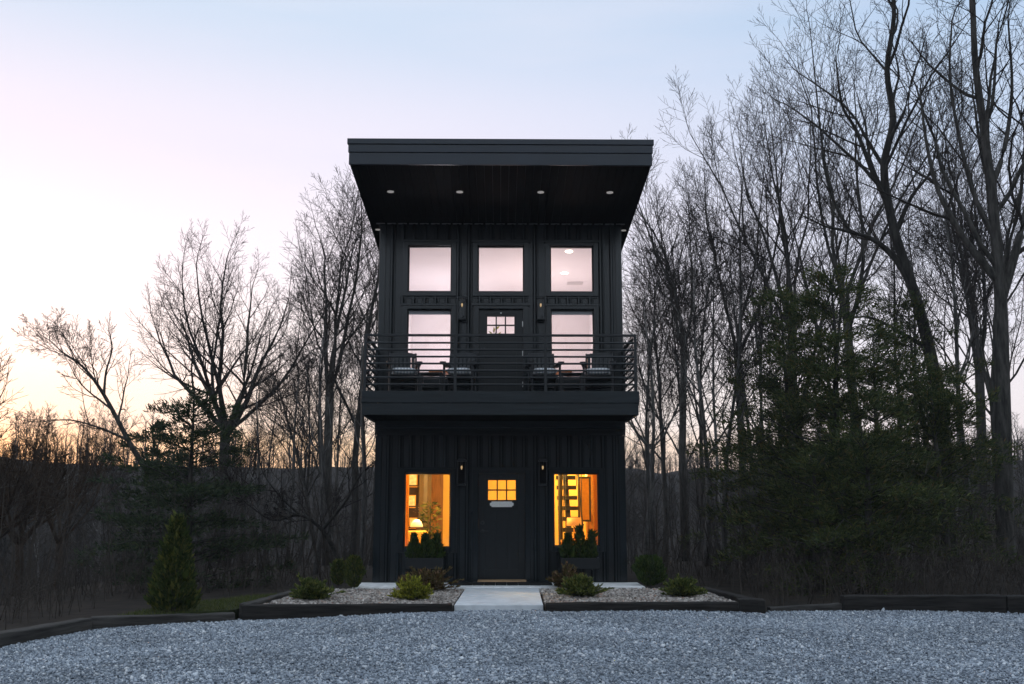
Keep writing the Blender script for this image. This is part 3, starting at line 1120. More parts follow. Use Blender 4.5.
uf = MB().box(-HW + 0.165, HW - 0.165, 0.165, YB, 3.33, 3.37)
part(uf, 'upper_floor', M['roomfloor'])
uw = MB()
uw.box(-HW + 0.165, HW - 0.165, YB - 0.02, YB, 3.375, 6.36)
for s in (-1, 1):
    xa, xb = sorted((s * (HW - 0.163), s * (HW - 0.185)))
    uw.box(xa, xb, 0.165, YB - 0.022, 3.375, 6.36)
    b = len(uw.v)
    for x in (xa, xb):
        uw.v += [(x, 0.165, 6.361), (x, YB - 0.022, 6.361), (x, YB - 0.022, 6.362), (x, 0.165, 6.80)]
    uw.f += [tuple(b + k for k in q) for q in ((3, 2, 1, 0), (4, 5, 6, 7), (0, 1, 5, 4), (1, 2, 6, 5), (2, 3, 7, 6), (3, 0, 4, 7))]
wall_cells(uw, -HW + 0.19, HW - 0.19, 3.375, 6.785, [h for h in HOLES if h[3] > 3], 0.163, 0.18)
b = len(uw.v)
cz = lambda y: 6.80 - 0.094 * (y - 0.165)
uw.v += [(-HW + 0.16, 0.165, cz(0.165)), (HW - 0.16, 0.165, cz(0.165)), (HW - 0.16, YB, cz(YB)), (-HW + 0.16, YB, cz(YB)),
         (-HW + 0.16, 0.165, cz(0.165) + 0.03), (HW - 0.16, 0.165, cz(0.165) + 0.03), (HW - 0.16, YB, cz(YB) + 0.03), (-HW + 0.16, YB, cz(YB) + 0.03)]
uw.f += [tuple(b + k for k in q) for q in ((0, 3, 2, 1), (4, 5, 6, 7), (0, 1, 5, 4), (1, 2, 6, 5), (2, 3, 7, 6), (3, 0, 4, 7))]
upper = part(uw, 'upper_room', M['roomwhite'])
for (x, y) in ((1.42, 1.2), (1.42, 2.6), (-1.30, 4.4)):
    MB().tube([(x, y, cz(y) + 0.01), (x, y, cz(y) - 0.012)], [0.072, 0.068], 20).build('ceiling_lamp', M['downlight'], upper)
vn = MB()
for k in range(5):
    vn.box(1.52, 1.88, 3.2 + k * 0.05, 3.2 + k * 0.05 + 0.03, cz(3.3) - 0.018, cz(3.3) - 0.006)
vn.build('ceiling_vent', plain('grey_vent', (0.62, 0.59, 0.59), 0.5, 0.3), upper)
# bluish grey bands across the heads of the balcony windows
for (a, b_) in ((-1.78, -0.96), (0.985, 1.79)):
    MB().box(a, b_, 0.10, 0.13, 5.155, 5.225).build('head_band', plain('grey_band', (0.42, 0.46, 0.52), 0.8, 0.1), upper)
# open straight stair in the ground floor, seen through the right window
st = MB()
SY, SZ = 1.45, 0.09
st.tube([(1.215, SY - 0.02, SZ), (1.215, SY - 0.02, 2.76)], [0.045, 0.045], 12)
b_ = len(st.v)
for xx in (1.40, 1.50):
    st.v += [(xx, SY - 0.12, SZ), (xx, SY + 0.18, SZ), (xx, SY + 2.60, SZ + 2.40), (xx, SY + 2.60, SZ + 2.64)]
st.f += [tuple(b_ + i for i in q) for q in ((0, 1, 2, 3), (7, 6, 5, 4), (0, 4, 5, 1), (1, 5, 6, 2), (2, 6, 7, 3), (3, 7, 4, 0))]
stair = part(st, 'staircase', M['black'])
for k in range(11):
    MB().box(1.24, 1.665, SY + 0.05 + k * 0.22, SY + 0.33 + k * 0.22, SZ + 0.19 + k * 0.222, SZ + 0.275 + k * 0.222).build('tread', M['black'], stair)
MB().tube([(1.665, SY, SZ + 0.95), (1.665, SY + 1.75, SZ + 2.66)], [0.018, 0.018], 8).build('handrail', M['black'], stair)
for x in (1.34, 1.665):
    for k in range(3):
        y_ = SY + 0.25 + k * 0.66
        MB().tube([(x, y_, SZ + 0.25 + (y_ - SY)), (x, y_, 2.76)], [0.010, 0.010], 6).build('baluster', M['black'], stair)

# ------------------------------------------------------------------ room contents helpers
def sprays(V, Fc, p, d, ln, wd, rr):
    """one leafy spray: two crossed tapering blades"""
    d = d.normalized()
    u = d.cross(Vector((rr.uniform(-1, 1), rr.uniform(-1, 1), rr.uniform(-1, 1))))
    if u.length < 1e-3:
        u = Vector((1, 0, 0))
    u.normalize()
    b = len(V)
    m = p + d * ln * 0.45
    V += [tuple(p), tuple(m + u * wd), tuple(p + d * ln), tuple(m - u * wd)]
    Fc.append((b, b + 1, b + 2, b + 3))


# ------------------------------------------------------------------ room contents
o = tag(empty('table_lamp', (-1.66, 1.25, 0.74)), 'table lamp with a pale dome shade behind the left ground floor window', 'lamp')
MB().lathe((0, 0, 0), [(0.07, 0), (0.07, 0.015), (0.018, 0.03), (0.014, 0.36)], 14).build('base', M['darkwood'], o)
MB().lathe((0, 0, 0.33), [(0.125, 0), (0.117, 0.04), (0.09, 0.10), (0.045, 0.14), (0.02, 0.145)], 20).build('lamp_shade', M['shade'], o, smooth=True)
o = tag(empty('side_table', (-1.66, 1.25, 0.085)), 'dark side table under the lamp behind the left ground floor window', 'table')
MB().box(-0.2, 0.2, -0.2, 0.2, 0.62, 0.65).build('tabletop', M['darkwood'], o)
for sx in (-1, 1):
    for sy in (-1, 1):
        MB().box(sx * 0.17 - 0.02, sx * 0.17 + 0.02, sy * 0.17 - 0.02, sy * 0.17 + 0.02, 0, 0.618).build('leg', M['darkwood'], o)
o = tag(empty('armchair', (-1.60, 0.72, 0.085), R(25)), 'ochre armchair just inside the left ground floor window', 'armchair')
MB().box(-0.3, 0.3, -0.28, 0.28, 0.14, 0.44).build('seat', M['chairfab'], o, bevel=0.05)
MB().box(-0.32, 0.32, 0.20, 0.34, 0.44, 0.92).build('backrest', M['chairfab'], o, bevel=0.06)
for s in (-1, 1):
    MB().box(s * 0.36 - 0.06, s * 0.36 + 0.06, -0.28, 0.3, 0.14, 0.62).build('armrest', M['chairfab'], o, bevel=0.04)
    for y in (-0.22, 0.22):
        MB().tube([(s * 0.3, y, 0), (s * 0.28, y, 0.14)], [0.018, 0.026], 8).build('leg', M['darkwood'], o)
o = tag(empty('bookcase', (-1.94, 3.4, 0.085)), 'dark bookcase against the back wall seen through the left ground floor window', 'bookcase')
c = MB()
c.box(-0.17, -0.15, -0.15, 0.15, 0, 2.3); c.box(0.15, 0.17, -0.15, 0.15, 0, 2.3); c.box(-0.15, 0.15, 0.135, 0.15, 0, 2.3)
c.build('carcass', M['darkwood'], o)
for k in range(6):
    MB().box(-0.15, 0.15, -0.15, 0.133, 0.02 + 0.45 * k, 0.05 + 0.45 * k).build('shelf', M['darkwood'], o)
for k, (x, z, w_, h_) in enumerate(((-1.96, 0.40, 0.14, 0.26), (-1.91, 0.85, 0.17, 0.24), (-1.95, 1.30, 0.18, 0.28), (-1.93, 1.75, 0.20, 0.34))):
    f = tag(empty('picture_frame', (x, 3.32, 0.085 + z + 0.05 + 0.002)),
            ('small framed picture on the low shelf of the bookcase', 'framed picture on the second shelf of the bookcase', 'wide framed picture on the middle shelf of the bookcase', 'pale framed picture on the upper shelf of the bookcase')[k], 'picture')
    MB().box(-w_ / 2, w_ / 2, 0, 0.02, 0, h_).build('frame', M['brass'], f)
    MB().box(-w_ / 2 + 0.02, w_ / 2 - 0.02, -0.006, -0.002, 0.02, h_ - 0.02).build('print', M['paper'], f)
o = tag(empty('room_divider', (-1.585, 2.45, 0.085)), 'tall dark folding screen in the room behind the left ground floor window', 'screen')
for k in range(3):
    a_ = R(24 if k % 2 else -24)
    MB().obox((-0.08 + k * 0.082, 0, 1.2), (0.044 * math.cos(a_), 0.044 * math.sin(a_), 0), (-0.009 * math.sin(a_), 0.009 * math.cos(a_), 0), (0, 0, 1.18)).build('panel', plain('smoked_screen', (0.07, 0.055, 0.045), 0.6, 0.3, noise=0.3, scale=3), o)
o = empty('indoor_fern', (-1.44, 1.9, 0.085))
MB().lathe((0, 0, 0), [(0.10, 0), (0.14, 0.4), (0.15, 0.42)], 14).build('pot', M['darkwood'], o)
V, Fc = [], []
rr = random.Random(15)
for k in range(260):
    a_ = rr.uniform(0, 6.28)
    q = Vector((math.cos(a_) * rr.uniform(0, .16), math.sin(a_) * rr.uniform(0, .16), rr.uniform(0.5, 1.45)))
    sprays(V, Fc, q, Vector((math.cos(a_), math.sin(a_), rr.uniform(-.5, .8))), 0.13, 0.022, rr)
np_mesh('leaves', np.array(V), np.array(Fc), M['cedar'], o)
MB().tube([(0, 0, 0.4), (0.01, 0, 1.4)], [0.012, 0.005], 6).build('stem', M['twig'], o)
tag(o, 'tall dark indoor fern in a pot behind the left ground floor window', 'plant')
for (x, lab) in ((-0.895, 'amber curtain hanging at the right side of the left ground floor window'), (-1.80, 'amber curtain hanging at the left side of the left ground floor window'), (1.835, 'amber curtain hanging at the right side of the right ground floor window')):
    o = MB()
    for k in range(8):
        xx = x - 0.06 + k * 0.016
        o.tube([(xx, 0.30 + 0.012 * (k % 2), 0.15), (xx, 0.30 + 0.012 * (k % 2), 2.6)], [0.011, 0.011], 6)
    tag(o.build('curtain', M['curtain']), lab, 'curtain')
o = tag(empty('console_table', (1.50, 1.05, 0.085)), 'narrow oak console table inside the right ground floor window', 'table')
MB().box(-0.3, 0.3, -0.14, 0.14, 0.70, 0.74).build('tabletop', M['oak'], o)
for sx in (-1, 1):
    for sy in (-1, 1):
        MB().box(sx * 0.27 - 0.018, sx * 0.27 + 0.018, sy * 0.11 - 0.018, sy * 0.11 + 0.018, 0, 0.698).build('leg', M['oak'], o)
o = tag(empty('drum_lamp', (1.46, 1.05, 0.825)), 'lamp with an amber drum shade on the console inside the right ground floor window', 'lamp')
MB().lathe((0, 0, 0), [(0.06, 0), (0.06, 0.012), (0.015, 0.02), (0.012, 0.30)], 12).build('base', M['brass'], o)
MB().lathe((0, 0, 0.27), [(0.15, 0), (0.14, 0.16)], 20).build('lamp_shade', M['shade2'], o, smooth=True)
o = tag(empty('wall_mirror', (1.80, 2.6, 1.15)), 'tall mirror in a black frame beyond the staircase', 'mirror')
fr = MB()
fr.box(-0.14, -0.10, 0, 0.03, 0, 0.95); fr.box(0.10, 0.14, 0, 0.03, 0, 0.95); fr.box(-0.10, 0.10, 0, 0.03, 0.91, 0.95); fr.box(-0.10, 0.10, 0, 0.03, 0, 0.04)
fr.build('frame', M['black'], o)
MB().box(-0.10, 0.10, 0.012, 0.02, 0.04, 0.91).build('mirror_glass', M['brass'], o)
o = tag(empty('board', (2.02, 3.3, 0.085)), 'tall oak wardrobe added for the brown lit wall behind the right ground floor window', 'board')  # added oak piece, gives the brown-orange tone of the lit wall
MB().box(-0.12, 0.12, -0.25, 0.25, 0, 2.55).build('carcass', M['oak'], o)
MB().box(-0.115, 0.115, -0.272, -0.252, 0.06, 2.5).build('door', M['oak'], o)  # plain front of the added piece
for lr, (cx, lab_t, lab_c) in enumerate(((-1.16, 'oak table upstairs behind the left balcony window', 'oak chair upstairs behind the left balcony window'),
                                       (1.16, 'oak table upstairs behind the right balcony window', 'oak chair upstairs behind the right balcony window'))):
    s = -1 if lr == 0 else 1
    o = tag(empty('dining_table', (cx, 1.5, 3.372)), lab_t, 'table')
    MB().box(-0.30, 0.30, -0.35, 0.35, 0.80, 0.84).build('tabletop', M['oak'], o, bevel=0.005)
    for sx in (-1, 1):
        for sy in (-1, 1):
            MB().box(sx * 0.26 - 0.025, sx * 0.26 + 0.025, sy * 0.3 - 0.025, sy * 0.3 + 0.025, 0, 0.798).build('leg', M['oak'], o)
    o = tag(empty('dining_chair', (cx + s * 0.45, 1.45, 3.372)), lab_c, 'chair')
    MB().box(-0.2, 0.2, -0.2, 0.2, 0.44, 0.47).build('seat', M['oak'], o)
    for sy in (-1, 1):
        MB().box(s * 0.19 - 0.018, s * 0.19 + 0.018, sy * 0.18 - 0.018, sy * 0.18 + 0.018, 0, 1.10).build('post', M['oak'], o)
        MB().box(-s * 0.18 - 0.018, -s * 0.18 + 0.018, sy * 0.18 - 0.018, sy * 0.18 + 0.018, 0, 0.438).build('leg', M['oak'], o)
    for k in range(3):
        MB().box(s * 0.19 - 0.012, s * 0.19 + 0.012, -0.16, 0.16, 0.65 + k * 0.15, 0.71 + k * 0.15).build('backrest_slat', M['oak'], o)

# room lights: downstairs amber, upstairs near white
point_light('ground_floor_fill', (-0.35, 1.0, 2.5), 340, (1.0, 0.69, 0.25), 0.15)  # added near the front wall to brighten surfaces facing the windows
point_light('table_lamp_light', (-1.66, 1.25, 1.40), 30, (1.0, 0.60, 0.22), 0.08)
point_light('stair_lamp', (1.75, 3.6, 2.3), 130, (1.0, 0.55, 0.16), 0.12)
point_light('upper_ceiling_lamp', (0.9, 2.4, 5.0), 66, (0.99, 0.82, 0.81), 0.25)
point_light('upper_left_light', (-1.2, 3.0, 5.0), 54, (0.92, 0.86, 0.94), 0.25)  # room light on the left side, no fixture modelled here


# ------------------------------------------------------------------ balcony furniture
def make_chair():
    r = empty('rocking_chair')
    m = MB()
    for i in range(5):
        y = -0.25 + i * 0.105
        m.box(-0.235, 0.235, y, y + 0.09, 0.36 - 0.012 * i, 0.38 - 0.012 * i)
    m.build('seat', M['chair'], r)
    bk = MB()
    for i in range(6):
        x = -0.19 + i * 0.076
        bk.obox((x, 0.33, 0.60), (0.028, 0, 0), (0, 0.009, -0.003), (0, 0.075, 0.235))
    bk.build('backrest', M['chair'], r)
    cr = MB()
    for i in range(8):
        xa = -0.235 + i * 0.059
        zc = 0.80 + 0.035 * math.cos((i - 3.5) / 4 * 1.4)
        cr.obox((xa + 0.0295, 0.405, zc), (0.0295, 0, 0), (0, 0.012, -0.004), (0, 0.013, 0.04))
    cr.build('crest_rail', M['chair'], r)
    for s in (-1, 1):
        MB().tube([(s * 0.245, 0.27, 0.03), (s * 0.245, 0.29, 0.38), (s * 0.24, 0.43, 0.86)], [0.019, 0.021, 0.017], 8).build('leg', M['chair'], r)
        MB().tube([(s * 0.255, -0.24, 0.03), (s * 0.255, -0.24, 0.575)], [0.021, 0.023], 8).build('leg', M['chair'], r)
        a = MB()
        a.obox((s * 0.265, 0.02, 0.59), (0.045, 0, 0), (0, 0.30, 0.0), (0, 0, 0.012))
        a.tube([(s * 0.265, -0.325, 0.577), (s * 0.265, -0.325, 0.603)], [0.058, 0.058], 12)
        a.build('armrest', M['chair'], r)
        rk = [(s * 0.25, -0.40 + 0.1 * k, 0.015 + 0.045 * ((k - 4.5) / 4.5) ** 2) for k in range(10)]
        MB().tube(rk, [0.018] * 10, 6).build('rocker', M['chair'], r)
    MB().tube([(-0.25, -0.24, 0.2), (0.25, -0.24, 0.2)], [0.013, 0.013], 8).build('stretcher', M['chair'], r)
    MB().tube([(-0.24, 0.28, 0.2), (0.24, 0.28, 0.2)], [0.013, 0.013], 8).build('stretcher', M['chair'], r)
    return r


def make_cushion():
    m = MB()
    N = 9
    for sgn in (1, -1):
        for j in range(N):
            for i in range(N):
                u, v = i / (N - 1) * 2 - 1, j / (N - 1) * 2 - 1
                h = 0.030 * (1 - abs(u) ** 4) ** 0.5 * (1 - abs(v) ** 4) ** 0.5 + 0.032
                m.v.append((u * 0.205, v * 0.2, sgn * h))
    for s_, o in ((0, 0), (1, N * N)):
        for j in range(N - 1):
            for i in range(N - 1):
                a = o + j * N + i
                q = (a, a + 1, a + N + 1, a + N)
                m.f.append(q if s_ == 0 else tuple(reversed(q)))
    ring = [i for i in range(N)] + [j * N + N - 1 for j in range(1, N)] + [(N - 1) * N + i for i in range(N - 2, -1, -1)] + [j * N for j in range(N - 2, 0, -1)]
    for a, b in zip(ring, ring[1:] + ring[:1]):
        m.f.append((a, a + N * N, b + N * N, b))
    return m.build('seat_cushion', M['stripe'], smooth=True)


DZ = 3.447
spots = [(-1.77, R(8), 'black rocking chair at the left end of the balcony', 'striped cushion on the rocking chair at the left end of the balcony'),
         (-0.74, R(-6), 'black rocking chair between the left side table and the balcony door', 'striped cushion on the chair between left side table and balcony door'),
         (0.80, R(6), 'black rocking chair between the balcony door and the right side table', 'striped cushion on the chair between balcony door and right side table'),
         (1.80, R(-8), 'black rocking chair at the right end of the balcony', 'striped cushion on the rocking chair at the right end of the balcony')]
ch0, cu0 = make_chair(), make_cushion()
for i, (x, rz, lab, labc) in enumerate(spots):
    c = ch0 if i == 0 else copy_tree(ch0)
    c.location = (x, -0.82, DZ + 0.004)
    c.rotation_euler = (0, 0, rz)
    tag(c, lab, 'chair', 'rocking chairs on the balcony')
    k = cu0 if i == 0 else copy_tree(cu0)
    k.location = (x, -0.84, DZ + 0.445)
    k.rotation_euler = (R(-5), 0, rz)
    tag(k, labc, 'cushion', 'striped cushions on the rocking chairs')
t0 = empty('side_table')
tp = MB()
for i in range(5):
    tp.box(-0.21, 0.21, -0.2 + i * 0.081, -0.2 + i * 0.081 + 0.076, 0.40, 0.425)
tp.build('tabletop', M['chair'], t0)
for sx in (-1, 1):
    for sy in (-1, 1):
        MB().box(sx * 0.18 - 0.02, sx * 0.18 + 0.02, sy * 0.17 - 0.02, sy * 0.17 + 0.02, 0, 0.399).build('leg', M['chair'], t0)
MB().box(-0.158, 0.158, -0.16, 0.16, 0.15, 0.17).build('shelf', M['chair'], t0)
for i, (x, lab) in enumerate(((-1.26, 'small black table between the two left rocking chairs'), (1.30, 'small black table between the two right rocking chairs'))):
    c = t0 if i == 0 else copy_tree(t0)
    c.location = (x, -0.85, DZ)
    tag(c, lab, 'table', 'side tables on the balcony')

# doormat
mm = MB()
for i in range(9):
    for j in range(3):
        mm.box(-0.90 + i * 0.205, -0.90 + i * 0.205 + 0.198, -0.72 + j * 0.2, -0.72 + j * 0.2 + 0.194, 0.0, 0.018)
dm = mm.build('doormat', M['mat'])
dm.location = (0, 0, 0.086)
tag(dm, 'black tiled mat across the front of the ground floor door', 'doormat')


# ------------------------------------------------------------------ small plants
def cone_shrub(name, loc, h, r, n, mt, lab, cat, seed, ln=0.07, bumps=0.18, group=None, shape='cone'):
    """upright conifer: crown of short upswept sprays all through its volume, with a trunk"""
    rr = random.Random(seed)
    o = empty(name, loc)
    V, Fc = [], []
    ph = [rr.uniform(0, 6.28) for _ in range(4)]
    for _ in range(n):
        t = rr.random() ** 0.85
        a = rr.uniform(0, 6.28)
        if shape == 'cone':
            prof = (1 - t) ** 0.75 * min(1, 0.72 + t * 2.5)
        else:
            prof = math.sqrt(max(0, 1 - (2 * t - 1) ** 2)) * 0.9 + 0.12
        lump = 1 + bumps * (math.sin(3 * a + ph[0] + 7 * t) + 0.7 * math.sin(5 * a - 11 * t + ph[1]))
        rad = r * prof * lump * (0.45 + 0.55 * rr.random() ** 0.5)
        p = Vector((rad * math.cos(a), rad * math.sin(a), 0.03 * h + t * h * 0.93))
        d = Vector((math.cos(a) * 0.7, math.sin(a) * 0.7, 1.0 + rr.uniform(-.4, .6))) + Vector((rr.uniform(-.5, .5), rr.uniform(-.5, .5), 0))
        k = rr.uniform(0.6, 1.4)
        if rr.random() < 0.02: k *= 2
        sprays(V, Fc, p, d, ln * k, ln * 0.20 * k, rr)
    np_mesh('foliage', np.array(V), np.array(Fc), M[mt], o)
    MB().tube([(0, 0, -0.05), (0.01, 0, h * 0.45), (0, 0, h * 0.85)], [0.03 * h ** 0.5, 0.02 * h ** 0.5, 0.004], 6).build('trunk', M['bark'], o)
    return tag(o, lab, cat, group)


def spread_shrub(name, loc, h, r, n_st, mt, lab, seed, ln=0.055, up=0.8):
    """low juniper: arching stems set with sprays, uneven outline"""
    rr = random.Random(seed)
    o = empty(name, loc)
    V, Fc = [], []
    stems = MB()
    for i in range(n_st):
        a = rr.uniform(0, 6.28)
        tilt = rr.random() ** 0.6
        L_ = rr.uniform(0.55, 1.12)
        if rr.random() < 0.1: L_ *= 1.2
        end = Vector((math.cos(a) * r * tilt * L_, math.sin(a) * r * tilt * L_, h * (1 - 0.80 * tilt ** 2) * L_))
        mid = Vector((end.x * 0.6, end.y * 0.6, end.z * 0.62))
        pts = [Vector((0, 0, 0)), mid * 0.5 + Vector((0, 0, 0.01)), mid, end]
        stems.tube(pts, [0.007, 0.006, 0.004, 0.0015], 4, False)
        for k in range(60):
            t = 0.15 + 0.85 * rr.random() ** 0.8
            p = (pts[0] * (1 - t) ** 2 + mid * 2 * t * (1 - t) * 1.1 + end * t * t)
            dr = (end - mid).normalized() * 0.9 + Vector((rr.uniform(-1, 1), rr.uniform(-1, 1), rr.uniform(-.4, 1) * up)) * 0.75
            kk = rr.uniform(0.6, 1.5)
            sprays(V, Fc, p, dr, ln * kk, ln * 0.17 * kk, rr)
    np_mesh('foliage', np.array(V), np.array(Fc), M[mt], o)
    stems.build('stems', M['twig'], o)
    return tag(o, lab, 'shrub')


def ground_at(px, py, z):
    """world point at height z under a view position"""
    lo, hi = -18.0, 60.0
    for _ in range(50):
        mid = (lo + hi) / 2
        if at(px, py, mid).z > z: lo = mid
        else: hi = mid
    # below the horizon the ray falls with distance
    return at(px, py, (lo + hi) / 2)


BZ = 0.05
p = ground_at(310, 600, BZ)
spread_shrub('low_juniper', p, 0.30, 0.42, 95, 'greenjuniper', 'dark green low juniper at the left end of the left pebble bed', 31)
p = ground_at(413, 600, BZ)
spread_shrub('gold_juniper', p, 0.30, 0.34, 95, 'goldjuniper', 'bright yellow green juniper at the front of the left pebble bed', 32)
p = ground_at(424, 591, BZ)
spread_shrub('bronze_shrub', p, 0.38, 0.58, 120, 'redshrub', 'bronze shrub behind the yellow green juniper in the left bed', 33)
p = ground_at(582, 597, BZ)
spread_shrub('gold_juniper', p, 0.33, 0.40, 95, 'greenjuniper', 'spiky yellow green juniper at the front of the right pebble bed', 34)
p = ground_at(567, 589, BZ)
spread_shrub('bronze_shrub', p, 0.40, 0.36, 85, 'redshrub', 'reddish bronze shrub behind the juniper in the right bed', 35)
p = ground_at(682, 597, BZ)
spread_shrub('low_juniper', p, 0.30, 0.38, 90, 'greenjuniper', 'low green juniper at the right end of the right pebble bed', 36)
p = ground_at(338, 586, BZ)
cone_shrub('young_arborvitae', p, 0.46, 0.12, 1500, 'arbor', 'shorter of the two young conifers at the back left of the left bed', 'shrub', 41, 0.05, shape='oval')
p = ground_at(354, 589, BZ)
cone_shrub('young_arborvitae', p, 0.57, 0.135, 1700, 'arbor', 'rounder taller young conifer beside the house in the left bed', 'shrub', 42, 0.05, shape='oval')
p = ground_at(650, 587, BZ)
cone_shrub('round_cypress', p, 0.55, 0.25, 3000, 'cypress', 'dark rounded cypress beside the house in the right bed', 'shrub', 43, 0.055, shape='oval')
p = at(173, 612, -4.15); p.z = -0.03
cone_shrub('pointed_arborvitae', p, 1.38, 0.335, 9500, 'arbor', 'pointed green arborvitae standing on the little lawn at left', 'shrub', 45, 0.08, bumps=0.17)

# window boxes and their plants
for i, (x0, x1, lab) in enumerate(((-1.715, -1.03, 'black window box under the left ground floor window'), (1.115, 1.815, 'black window box under the right ground floor window'))):
    o = tag(empty('window_box', ((x0 + x1) / 2, -0.26, 0.355)), lab, 'planter', 'window boxes')
    w2 = (x1 - x0) / 2
    b = MB()
    b.box(-w2, w2, -0.14, -0.12, 0, 0.19); b.box(-w2, w2, 0.12, 0.14, 0, 0.19)
    b.box(-w2, -w2 + 0.02, -0.118, 0.118, 0, 0.19); b.box(w2 - 0.02, w2, -0.118, 0.118, 0, 0.19)
    b.box(-w2 + 0.02, w2 - 0.02, -0.118, 0.118, 0, 0.02)
    b.build('box', plain('black_planter', (0.009, 0.011, 0.0125), 0.5, 0.4, noise=0.2), o, bevel=0.005)
    MB().box(-w2 + 0.024, w2 - 0.024, -0.114, 0.114, 0.03, 0.165).build('soil', M['soil'], o)
    for s in (-1, 1):
        MB().box(s * w2 * 0.7 - 0.015, s * w2 * 0.7 + 0.015, -0.10, 0.215, -0.03, -0.003).build('bracket', M['black'], o)
    names = (('leftmost', 'middle', 'rightmost'))
    hs = ((0.46, 0.40, 0.50), (0.50, 0.56, 0.50))[i]
    for k in range(3):
        px = x0 + (x1 - x0) * (0.19, 0.50, 0.80)[k]
        cone_shrub('dwarf_cypress', (px, -0.26, 0.515), hs[k] * rnd.uniform(.85, 1.12), rnd.uniform(0.10, 0.135), 1100, 'cypress',
                   names[k] + ' dwarf cypress in the window box under the ' + ('left', 'right')[i] + ' window', 'plant', 60 + i * 3 + k, 0.065, bumps=0.24, group='dwarf cypresses in the window boxes')

# house plant behind the balcony door
o = empty('house_plant', (0.0, 0.75, 3.372))
MB().lathe((0, 0, 0), [(0.14, 0), (0.18, 0.35), (0.19, 0.36)], 16).build('pot', M['white'], o)
V, Fc = [], []
rr = random.Random(5)
st = MB()
for i in range(16):
    a = rr.uniform(0, 6.28); s = rr.uniform(0.1, 0.26); hh = rr.uniform(0.95, 1.62)
    e = Vector((s * math.cos(a), s * 0.6 * math.sin(a), hh))
    st.tube([Vector((0, 0, 0.3)), Vector((e.x * 0.3, e.y * 0.3, hh * 0.6)), e], [0.008, 0.006, 0.003], 5)
    for k in range(16):
        q = Vector((e.x * rr.uniform(.5, 1), e.y * rr.uniform(.5, 1), hh * rr.uniform(0.8, 1.02)))
        sprays(V, Fc, q, Vector((rr.uniform(-1, 1), rr.uniform(-1, 1), rr.uniform(-.2, .8))), 0.12, 0.022, rr)
st.build('stems', M['twig'], o)
np_mesh('leaves', np.array(V), np.array(Fc), M['houseplant'], o)
tag(o, 'leafy house plant in a pot just inside the balcony door', 'plant')


# ------------------------------------------------------------------ trees
def rot_about(d, ang, az):
    """tilt d by ang towards a direction az around it"""
    d = d.normalized()
    u = d.orthogonal().normalized()
    w_ = d.cross(u)
    return d * math.cos(ang) + (u * math.cos(az) + w_ * math.sin(az)) * math.sin(ang)


class Grow:
    def __init__(self, seed, levels, up=0.10, wig=0.16, rmin=0.005):
        self.r = random.Random(seed)
        self.tr, self.cr = MB(), MB()
        self.levels = levels          # per level: (children, angle lo, angle hi, length ratio)
        self.up, self.wig, self.rmin = up, wig, rmin

    def limb(self, p, d, ln, r0, lev, r1=None):
        rr = self.r
        n = (9, 7, 5, 3, 2)[min(lev, 4)]
        pts, rad = [p.copy()], [r0]
        r1 = r1 if r1 is not None else max(self.rmin, r0 * (0.30 if lev else 0.35))
        d = d.normalized()
        for i in range(n):
            d = d + Vector((rr.gauss(0, 1), rr.gauss(0, 1), rr.gauss(0, 0.7))) * self.wig * (0.5 if lev == 0 else 1.0) + Vector((0, 0, self.up))
            d.normalize()
            p = p + d * (ln / n)
            pts.append(p.copy())
            rad.append(r0 + (r1 - r0) * (i + 1) / n)
        self.along(pts, rad, ln, lev)

    def along(self, pts, rad, ln, lev, start=None):
        """draw a limb and set its children"""
        rr = self.r
        mb = self.tr if lev <= 1 else self.cr
        mb.tube(pts, rad, (9, 6, 4, 3, 3)[min(lev, 4)], cap=(lev == 0))
        if lev >= len(self.levels):
            return
        cnt, alo, ahi, ratio, st = self.levels[lev]
        if start is not None:
            st = start
        c = max(1, int(round(cnt * rr.uniform(0.8, 1.2))))
        n = len(pts) - 1
        for k in range(c):
            t = st + (1 - st) * ((k + rr.random()) / c)
            x = min(n - 1e-4, t * n)
            i = int(x)
            f = x - i
            q = pts[i].lerp(pts[i + 1], f)
            dd = (pts[i + 1] - pts[i]).normalized()
            rloc = rad[i] + (rad[i + 1] - rad[i]) * f
            nd = rot_about(dd, R(rr.uniform(alo, ahi)), k * 2.4 + rr.uniform(-.6, .6))
            cl = ln * ratio * (1.15 - 0.62 * (t - st) / (1 - st)) * rr.uniform(0.75, 1.25)
            self.limb(q, nd, cl, max(self.rmin, rloc * rr.uniform(0.42, 0.62)), lev + 1)
        # the tip goes on as a twig
        if lev < len(self.levels):
            self.limb(pts[-1], (pts[-1] - pts[-2]), ln * ratio * 0.6, rad[-1], lev + 1)


STD = [(12, 22, 42, 0.40, 0.36), (7, 25, 50, 0.46, 0.25), (5, 25, 55, 0.50, 0.2), (3, 25, 60, 0.55, 0.2)]
SLIM = [(9, 20, 38, 0.26, 0.48), (6, 25, 50, 0.46, 0.25), (4, 25, 55, 0.5, 0.2), (3, 25, 60, 0.55, 0.2)]
FORK = [(5, 28, 50, 0.34, 0.30), (9, 25, 48, 0.40, 0.20), (7, 28, 55, 0.44, 0.2), (5, 25, 60, 0.5, 0.2)]


def finish(G, name, loc, lab, cat, group=None, bark='bark', twig='twig'):
    o = empty(name, loc)
    G.tr.build('trunk', M[bark], o, smooth=True)
    G.cr.build('crown', M[twig], o)
    return tag(o, lab, cat, group)


def straight_tree(seed, h, r, lv, lean=(0, 0), up=0.07, wig=0.13):
    G = Grow(seed, lv, up, wig)
    G.limb(Vector((0, 0, -0.3)), Vector((lean[0], lean[1], 1)), h * 0.74, r, 0, r * 0.22)
    return G


